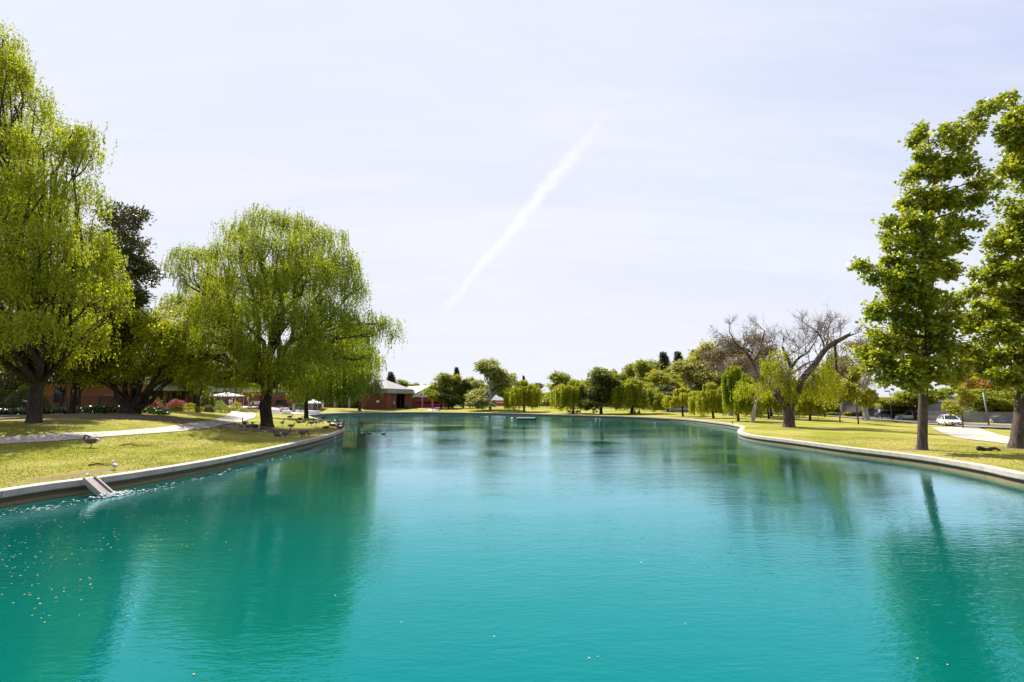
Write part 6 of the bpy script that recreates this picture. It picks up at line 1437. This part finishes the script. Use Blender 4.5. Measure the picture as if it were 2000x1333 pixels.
def person_meshes(pose):
    """facing -y. hip joint etc. per pose; body one skin surface; clothes are slightly larger shells"""
    if pose == 'stand' or pose == 'walk':
        hip = .93; st = .18 if pose == 'walk' else .03
        legs = [[(.09, 0, hip - .05), (.10, -st * .6, .50), (.10, -st, .08), (.10, -st - .13, .04)], [(-.09, 0, hip - .05), (-.10, st * .4, .50), (-.10, st * 1.1, .09), (-.10, st * 1.1 - .13, .04)]]
        z = hip; lean = 0
        arms = [[(.19, 0, 1.43), (.25, .03 + st * .4, 1.15), (.25, -.08 + st * .3, .90), (.24, -.12 + st * .3, .80)], [(-.19, 0, 1.43), (-.25, .03 - st * .4, 1.15), (-.25, -.10 - st * .3, .92), (-.24, -.14 - st * .3, .82)]]
    else:
        z = .16; lean = .10 if pose == 'lounge' else 0
        legs = [[(.10, -.05, z), (.16, -.40, .46), (.14, -.62, .08), (.14, -.76, .05)], [(-.10, -.05, z), (-.17, -.42, .40), (-.14, -.70, .08), (-.14, -.84, .05)]]
        arms = [[(.19, lean, z + .50), (.24, -.12, z + .28), (.18, -.34, z + .26), (.14, -.42, z + .25)], [(-.19, lean, z + .50), (-.26, .14 + lean * 2, z + .28), (-.28, .25 + lean * 2, .12), (-.28, .27 + lean * 2, .05)]]
    V = [(0, 0, z)]; E = []; rad = [(.145, .11)]
    top = chain(V, E, rad, [(0, lean * .4, z + .2), (0, lean * .8, z + .38), (0, lean, z + .52), (0, lean, z + .60), (0, lean - .02, z + .67), (0, lean - .02, z + .76), (0, lean - .015, z + .83)], [(.135, .095), (.15, .105), (.11, .08), .052, (.068, .078), (.078, .092), (.05, .06)], 0)
    for L_ in legs: chain(V, E, rad, L_, [.085, .062, .042, .035], 0)
    for A_ in arms: chain(V, E, rad, A_, [.055, .042, .033, .026], 3)
    hands = []
    for A_ in arms:       # five short fingers on each hand
        e = Vector(A_[-1]); d_ = (e - Vector(A_[-2])).normalized()
    body = skin_mesh('body', V, E, rad)
    V2_ = [(0, 0, z)]; E2_ = []; r2 = [(.162, .128)]; chain(V2_, E2_, r2, [(0, lean * .4, z + .2), (0, lean * .8, z + .38), (0, lean, z + .51)], [(.155, .115), (.172, .125), (.12, .095)], 0)
    for A_ in arms: chain(V2_, E2_, r2, [A_[0], tuple((Vector(A_[0]) + Vector(A_[1])) / 2), A_[1]], [.075, .068, .060], 3)
    shirt = skin_mesh('shirt', V2_, E2_, r2)
    V3_ = [(0, 0, z + .03)]; E3_ = []; r3 = [(.165, .13)]
    for L_ in legs: chain(V3_, E3_, r3, [L_[0], L_[1], tuple(Vector(L_[2]) + Vector((0, 0, .03)))], [.105, .082, .062], 0)
    trousers = skin_mesh('trousers', V3_, E3_, r3)
    hd = Vector((0, lean - .02, z + .77)); mb = MB()
    mb.ball((hd.x, hd.y + .015, hd.z + .035), (.092, .105, .10), 14, 8)
    hair = mb.mesh('hair', True)
    nz = MB().ball((hd.x, hd.y - .098, hd.z - .02), (.014, .022, .02), 8, 5); 
    sh_ = MB()
    for L_ in legs: sh_.ball((L_[3][0], L_[3][1] + .06, .045), (.05, .13, .045), 10, 6)
    shoes = sh_.mesh('shoes', True)
    hm2 = MB()
    for A_ in arms:
        e = Vector(A_[-1]); d_ = (e - Vector(A_[-2])).normalized(); sd2 = Vector((1, 0, 0)) if abs(d_.x) < .8 else Vector((0, 1, 0)); sd2 = (sd2 - d_ * sd2.dot(d_)).normalized()
        for k_, ln in zip((-1.5, -.5, .5, 1.5), (.062, .074, .07, .055)): a0 = e + sd2 * k_ * .016; hm2.tube([a0, a0 + d_ * ln * .6, a0 + d_ * ln + Vector((0, -.012, 0))], [.009, .008, .006], 6)
        a0 = e - d_ * .03 + sd2 * .026; hm2.tube([a0, a0 + sd2 * .025 + d_ * .02, a0 + sd2 * .03 + d_ * .05], [.010, .009, .007], 6)
    return dict(body=body, shirt=shirt, trousers=trousers, hair=hair, shoes=shoes, fingers=hm2.mesh('fingers', True), hat=None), hd
PM = {k: person_meshes(k) for k in ('stand', 'walk', 'sit', 'lounge')}
CLOTH = {k: mat('cloth_' + k, c, tuple(x * .8 for x in c), 8, .85) for k, c in dict(white=(.75, .75, .77), blue=(.03, .22, .42), navy=(.03, .04, .09), black=(.018, .018, .02), beige=(.55, .48, .38), red=(.42, .05, .04), pink=(.55, .25, .28), grey=(.25, .25, .27), denim=(.10, .15, .26), khaki=(.36, .29, .20)).items()}
def person(pose, pos, rz, shirt, trou, label, group, hat=None, s_=1.0, cat='person'):
    t_ = thing('person', label, cat, pos, rz, group); ms, hd = PM[pose]; t_.scale = (s_, s_, s_)
    for nm, mt in (('body', M['skin']), ('shirt', CLOTH[shirt]), ('trousers', CLOTH[trou]), ('hair', M['hair_dark']), ('shoes', M['rubber']), ('fingers', M['skin'])):
        o = bpy.data.objects.new(nm, ms[nm]); C.objects.link(o); o.parent = t_
        if not ms[nm].materials: ms[nm].materials.append(mt)
        o.material_slots[0].link = 'OBJECT'; o.material_slots[0].material = mt
    if hat:
        MB().tube([(hd.x, hd.y, hd.z + .05), (hd.x, hd.y, hd.z + .062), (hd.x, hd.y, hd.z + .063), (hd.x, hd.y, hd.z + .15), (hd.x, hd.y, hd.z + .16)], [.19, .185, .112, .10, .06], 16).build('hat', CLOTH[hat], t_, smooth=False)
    return t_
G_ = 'people around the tents'
for ps, u, Y, rz, sh_, tr_, lab, ht_ in (('stand', 417, 116, .6, 'white', 'grey', 'person in white shirt left of the canopy tent', None), ('stand', 433, 121, 1.8, 'white', 'navy', 'person in white shirt under the tent, left of its dark pole', None), ('stand', 438, 119, -1.6, 'navy', 'denim', 'person in navy shirt under the tent facing left', None),
                                        ('stand', 449, 116, .2, 'white', 'beige', 'person in white with dark hair at the right side of the tent', None), ('stand', 453, 114.5, 2.4, 'white', 'grey', 'person in white shirt and white hat in front of the tent', 'white'), ('stand', 459, 115, -.7, 'beige', 'khaki', 'person in beige at the right corner of the tent', 'white'),
                                        ('walk', 486, 112, 1.57, 'blue', 'khaki', 'person in bright blue shirt walking past the low planter', None), ('walk', 490.5, 113, 1.4, 'beige', 'navy', 'person in beige walking beside the one in blue', None), ('walk', 507, 112, -1.57, 'black', 'black', 'person dressed in black with pale hat left of the big trunk', 'white')):
    person(ps, gD(u, Y), rz, sh_, tr_, lab, G_, ht_)
G_ = 'people sitting in the willow shade'
for ps, u, v, rz, sh_, tr_, lab in (('sit', 1110, 806.5, .5, 'black', 'navy', 'leftmost of the people sitting under the second far willow, dressed in black'), ('sit', 1114.5, 807, -.3, 'white', 'denim', 'person in white shirt sitting under the second far willow'), ('lounge', 1121, 807.3, .9, 'pink', 'grey', 'person in pink lounging under the second far willow'), ('sit', 1128, 807, -.6, 'navy', 'black', 'person in navy sitting right of the one in pink'), ('sit', 1133, 806.8, -1.2, 'grey', 'black', 'rightmost of the people sitting under the second far willow, in grey'),
                                 ('lounge', 1233, 809, 1.2, 'grey', 'beige', 'person in grey lounging at the foot of the widest willow'), ('sit', 1239, 808.8, 0, 'black', 'black', 'person in black sitting against the trunk of the widest willow'), ('sit', 1249, 808.6, -1.0, 'red', 'navy', 'person in dark red sitting right of the widest willow trunk')):
    person(ps, gp(u, v), rz, sh_, tr_, lab, G_)

# ------------------------------------------------------------------ birds
M['g_brown'] = mat('plumage_brown', (.075, .058, .045), (.125, .10, .08), 14, .8); M['g_black'] = mat('plumage_black', (.012, .011, .012), (.02, .02, .02), 9, .6); M['g_white'] = mat('plumage_white', (.62, .60, .57), (.52, .50, .47), 9, .8); M['g_grey'] = mat('plumage_grey', (.34, .35, .38), (.42, .43, .45), 9, .8); M['g_orange'] = mat('bill_orange', (.45, .22, .03), (.4, .2, .03), 8, .5)
def bird(kind, pose):
    """one continuous surface from tail through body and neck to bill; patches of plumage by material; legs added below"""
    if kind == 'goose':
        bz = .36 if pose not in ('rest', 'swim') else (.15 if pose == 'rest' else .06)
        body = [(-.42, bz + .03, .012), (-.36, bz + .03, .05), (-.25, bz + .02, .11), (-.08, bz, .155), (.10, bz, .16), (.22, bz + .03, .125), (.28, bz + .08, .075)]
        if pose in ('graze',): neck = [(.36, bz + .05, .05), (.43, bz - .08, .042), (.46, bz - .20, .042), (.49, bz - .27, .05), (.53, bz - .30, .032), (.58, bz - .33, .012)]
        elif pose == 'preen': neck = [(.33, bz + .17, .05), (.30, bz + .27, .042), (.20, bz + .27, .045), (.10, bz + .20, .05), (.05, bz + .15, .03), (.01, bz + .11, .012)]
        elif pose == 'rest': neck = [(.31, bz + .16, .05), (.31, bz + .26, .042), (.33, bz + .32, .045), (.38, bz + .34, .05), (.43, bz + .325, .03), (.48, bz + .31, .012)]
        else: neck = [(.32, bz + .17, .05), (.34, bz + .28, .042), (.36, bz + .39, .042), (.40, bz + .44, .05), (.45, bz + .43, .032), (.51, bz + .415, .012)]
        mats_ = [M['g_brown'], M['g_black'], M['g_white']]; seg = [2, 2, 0, 0, 0, 0, 1, 1, 1, 1, 1, 1]; sxv = .82
    elif kind == 'duck':
        bz = .04; body = [(-.26, bz + .07, .01), (-.21, bz + .05, .04), (-.10, bz + .02, .085), (.03, bz + .01, .10), (.12, bz + .03, .085), (.16, bz + .07, .05)]
        neck = [(.18, bz + .13, .036), (.20, bz + .18, .04), (.235, bz + .195, .038), (.28, bz + .18, .022), (.32, bz + .175, .01)]
        mats_ = [M['g_brown'], M['g_black'], M['g_orange']]; seg = [1, 0, 0, 0, 0, 1, 1, 1, 2, 2]; sxv = .95
    else:
        bz = .17 if pose == 'stand' else .03; body = [(-.26, bz + .02, .01), (-.18, bz + .02, .03), (-.08, bz + .01, .06), (.03, bz + .01, .075), (.10, bz + .05, .06)]
        neck = [(.125, bz + .11, .042), (.135, bz + .15, .045), (.16, bz + .165, .042), (.20, bz + .155, .018), (.235, bz + .145, .008)]
        mats_ = [M['g_white'], M['g_grey'], M['g_orange']]; seg = [1, 1, 1, 0, 0, 0, 0, 0, 2]; sxv = .85
    pts_ = body + neck; mb = MB(); P = []; Rr = []
    dense = catmull3([(x, 0, z) for x, z, r_ in pts_], 3); rr_ = np.interp(np.linspace(0, len(pts_) - 1, len(dense)), range(len(pts_)), [r_ for *_, r_ in pts_])
    n = 10; k0 = len(mb.f); mb.tube(dense, list(rr_), n)
    for i in range(len(dense) - 1):
        for j in range(n): mb.m[k0 + i * n + j] = seg[min(len(seg) - 1, i // 3)]
    if kind == 'goose':      # folded wings, pale breast and cheek
        for s_ in (-1, 1):
            mb.ball((-.08, s_ * .115, bz + .04), (.27, .055, .10), 12, 6, 0)
            c_ = neck[3]; mb.ball((c_[0] - .005, s_ * .034, c_[1] - .005), (.026, .018, .03), 8, 5, 2)
        mb.ball((.20, 0, bz - .02), (.11, .10, .11), 10, 6, 2)
        mb.ball((-.30, 0, bz - .03), (.12, .08, .06), 10, 6, 2)
    if kind == 'gull':
        for s_ in (-1, 1): mb.ball((-.07, s_ * .055, bz + .03), (.17, .028, .05), 12, 6, 1)
    if kind == 'duck':
        for s_ in (-1, 1): mb.ball((-.03, s_ * .075, bz + .04), (.14, .03, .05), 10, 6, 0)
    o = mb.build('body', mats_, None, smooth=True)
    lg = None
    if bz > .15 and pose not in ('rest', 'swim'):
        l_ = MB(); lw_ = .09 if kind == 'goose' else .035
        for s_, dx_ in ((-1, .02), (1, -.05)):
            l_.tube([(dx_, s_ * lw_ * .8, bz - .08), (dx_ - .02, s_ * lw_ * .8, bz * .5), (dx_, s_ * lw_ * .8, .015), (dx_ + .07, s_ * lw_ * .8, .008)], [.022, .014, .012, .018] if kind == 'goose' else [.012, .007, .006, .01], 6)
        lg = l_.build('legs', M['g_black'] if kind == 'goose' else M['g_orange'], o)
    return o
BP = {}
def put_bird(kind, pose, pos, rz, label, cat, nm, group=None, s_=1.0):
    k_ = (kind, pose)
    if k_ not in BP: BP[k_] = bird(kind, pose); r_ = BP[k_]; r_.location = pos; r_.rotation_euler = (0, 0, rz)
    else:
        if 'group' in BP[k_]: pass
        r_ = dup(BP[k_], pos, rz)
    r_.name = nm; tag(r_, label, cat); r_.scale = (s_, s_, s_)
    if group: r_['group'] = group
    elif 'group' in r_: del r_['group']
    return r_
put_bird('goose', 'preen', gp(177, 875), R(195), 'dark goose preening alone on the left lawn near the path', 'goose', 'goose')
put_bird('gull', 'stand', gp(223, 918.5) + Vector((0, 0, .0)), R(150), 'white gull standing by the wall above the water chute', 'gull', 'gull')
G_ = 'geese resting on the grassy point'
for ps, u, v, rz, lab in (('stand', 557, 855.5, 20, 'goose standing tall nearest the wall below the big trunk'), ('graze', 590, 854, 10, 'goose grazing nearest the wall with breast lit'), ('rest', 543, 853, 175, 'pale rumped goose lying left of the tall standing one'),
                         ('stand', 478, 834, 160, 'goose on the shaded path left of the big trunk'), ('rest', 486, 836, 10, 'goose lying on the shaded path left of the big trunk'), ('rest', 499, 835.5, 200, 'goose lying just left of the big trunk foot'), ('rest', 514, 840, 30, 'goose lying in front of the big trunk'),
                         ('stand', 551, 832, 100, 'goose facing the water right of the big trunk'), ('rest', 569, 834, 10, 'goose lying in deep shade between the two trunks'), ('rest', 584, 827, 190, 'dark goose lying in front of the slimmer trunk'), ('rest', 592, 826, 20, 'white rumped goose by the slimmer trunk'), ('stand', 566, 819, 40, 'goose behind, between the two trunks'), ('rest', 586, 820, 15, 'goose lying left of the slimmer trunk'),
                         ('graze', 608, 832, 190, 'goose grazing right of the slimmer trunk'), ('stand', 617, 831, 170, 'goose standing right of the grazing one'), ('graze', 623, 829, 10, 'goose grazing nearest the cove'), ('stand', 631, 821.5, 30, 'goose standing on the wall of the cove'), ('rest', 643, 826.5, 0, 'goose lying at the cove edge of the point'), ('rest', 637, 838, 15, 'goose lying near the tip of the point'), ('stand', 650, 837.5, 200, 'goose standing near the tip, left of the crowd'),
                         ('stand', 655, 829, 90, 'goose at the back of the crowd on the tip'), ('stand', 661, 829.5, 250, 'goose in the middle of the crowd on the tip'), ('rest', 657, 834, 40, 'goose lying in the crowd on the tip'), ('stand', 663, 835, 120, 'pale cheeked goose in front of the crowd on the tip'), ('stand', 668, 834, 330, 'goose at the very tip of the point'), ('rest', 665, 839, 350, 'goose lying on the tip beside the wall')):
    p_ = gp(u, v); d_ = shore_dist([p_[:2]])[0]
    if d_ < .42: p_.z = .5
    put_bird('goose', ps, p_, R(rz + random.uniform(-15, 15)), lab, 'goose', 'goose', G_, random.uniform(.92, 1.05))
G_ = 'birds swimming on the pond'
for u, v, rz, lab in ((749, 849, 0, 'dark duck swimming farthest right of the point'), (722, 848, 180, 'duck with white flank swimming off the point'), (714, 848.5, 10, 'duck swimming between two others off the point'), (707, 850, 170, 'small dark duck swimming nearest the tip'), (690, 831, 10, 'duck swimming in the tree reflection behind the tip'), (707, 827, 180, 'tiny duck swimming far into the cove')):
    put_bird('duck', 'swim', Vector((*zp(u, v, 0), 0)), R(rz), lab, 'duck', 'duck', G_)
for u, v, rz, lab in ((652, 857.5, 0, 'white bird floating under the wall below the tip'), (1164, 818.5, 0, 'left white bird on the far water before the oak'), (1172, 819, 180, 'right white bird on the far water before the oak'), (1279, 828, 0, 'single white bird on the water below the widest willow'), (1236, 814.5, 0, 'white bird by the wall below the widest willow')):
    put_bird('gull', 'swim', Vector((*zp(u, v, 0), 0)), R(rz), lab, 'gull', 'gull', G_)

# ------------------------------------------------------------------ grass blades on the near lawns, fallen leaves
def scatter(n, poly_uv=None, box=None, smin=.5, smax=60, dens=None):
    x0, x1, y0, y1 = box; P_ = np.stack([rng.uniform(x0, x1, n), rng.uniform(y0, y1, n)], 1)
    s_ = shore_dist(P_); return P_[(~in_pond(P_)) & (s_ > smin) & (s_ < smax)]
pts_ = np.concatenate([scatter(110000, box=(-32, -13, 12, 34), smin=.38, smax=26), scatter(26000, box=(18, 34, 17, 40), smin=.38, smax=12), scatter(24000, box=(-32, -12, 34, 54), smin=.38)])
n = len(pts_); patchy = (np.sin(pts_[:, 0] * 1.7 + np.sin(pts_[:, 1] * 2.3)) + np.sin(pts_[:, 1] * 1.3 + pts_[:, 0] * .6)) * .25 + .5
pts_ = pts_[rng.random(n) < .25 + .75 * patchy]; q_ = gp(160, 925); pts_ = pts_[(((pts_[:, 0] - q_.x) / .8) ** 2 + ((pts_[:, 1] - q_.y) / 2.6) ** 2 > 1) | (rng.random(len(pts_)) < .15)]; n = len(pts_); z_ = H(pts_)
M['blade'] = leaf_mat('grass_blade', [(.105, .14, .02), (.165, .185, .027), (.25, .23, .05), (.31, .26, .085)], .35)
c_ = np.stack([pts_[:, 0], pts_[:, 1], z_ - .01], 1); s_ = rng.uniform(.6, 1.4, n)
tag(link('grass', quad_mesh('grass', leaf_quads(c_, nrmz(rdir(n) * .8 + np.array([0, 0, .8])), nrmz(rdir(n) + np.array([0, 0, .3])), .06 * s_, .022 * s_)), None, [M['blade']]), 'short tufted grass on the near lawns', 'grass', kind='stuff')
pts_ = np.concatenate([scatter(900, box=(-34, -13, 14, 50), smin=.4, smax=30), scatter(160, box=(18, 34, 17, 40), smin=.4, smax=12)]); n = len(pts_)
M['dry_leaf'] = leaf_mat('dry_leaf', [(.16, .08, .035), (.26, .15, .06), (.34, .23, .11), (.10, .06, .03)], .1)
c_ = np.stack([pts_[:, 0], pts_[:, 1], H(pts_) + .035], 1); s_ = rng.uniform(.5, 1.3, n)
tag(link('fallen_leaves', quad_mesh('fallen_leaves', leaf_quads(c_, nrmz(rdir(n) * np.array([1, 1, .2])), nrmz(rdir(n) * .4 + np.array([0, 0, 1])), .10 * s_, .06 * s_)), None, [M['dry_leaf']]), 'dry brown leaves scattered on the near lawns', 'leaves', kind='stuff')
for u, v, l_, rz, lab in ((263, 872, 1.6, .35, 'dark dead branch lying on the left lawn right of the preening goose'), (195, 911, .9, .1, 'short dead stick lying near the gull')):
    p_ = gp(u, v); t = thing('dead_branch', lab, 'branch', p_, rz)
    MB().tube(limb((-l_ / 2, 0, .04), (l_ / 2, .1, .05), .03, .1, 7), taper(.035, .012, 7), 6).build('stem', M['bark_dark'], t); MB().tube(limb((-.1, 0, .05), (.3, .22, .08), .05, .1, 5), taper(.018, .006, 5), 5).build('twig', M['bark_dark'], t)
p_ = gp(1924, 881); t = thing('tree_root', 'dark knotted root stump beside the leaning right hand trunk', 'root', p_)
MB().tube(limb((-.35, 0, .05), (.95, .1, .0), .12, .12, 8), [.10, .16, .15, .12, .10, .08, .06, .04], 10).build('root', M['bark_dark'], t, smooth=True); MB().ball((-.3, 0, .12), (.16, .14, .15), 12, 8).build('stump', M['bark_dark'], t, smooth=True)
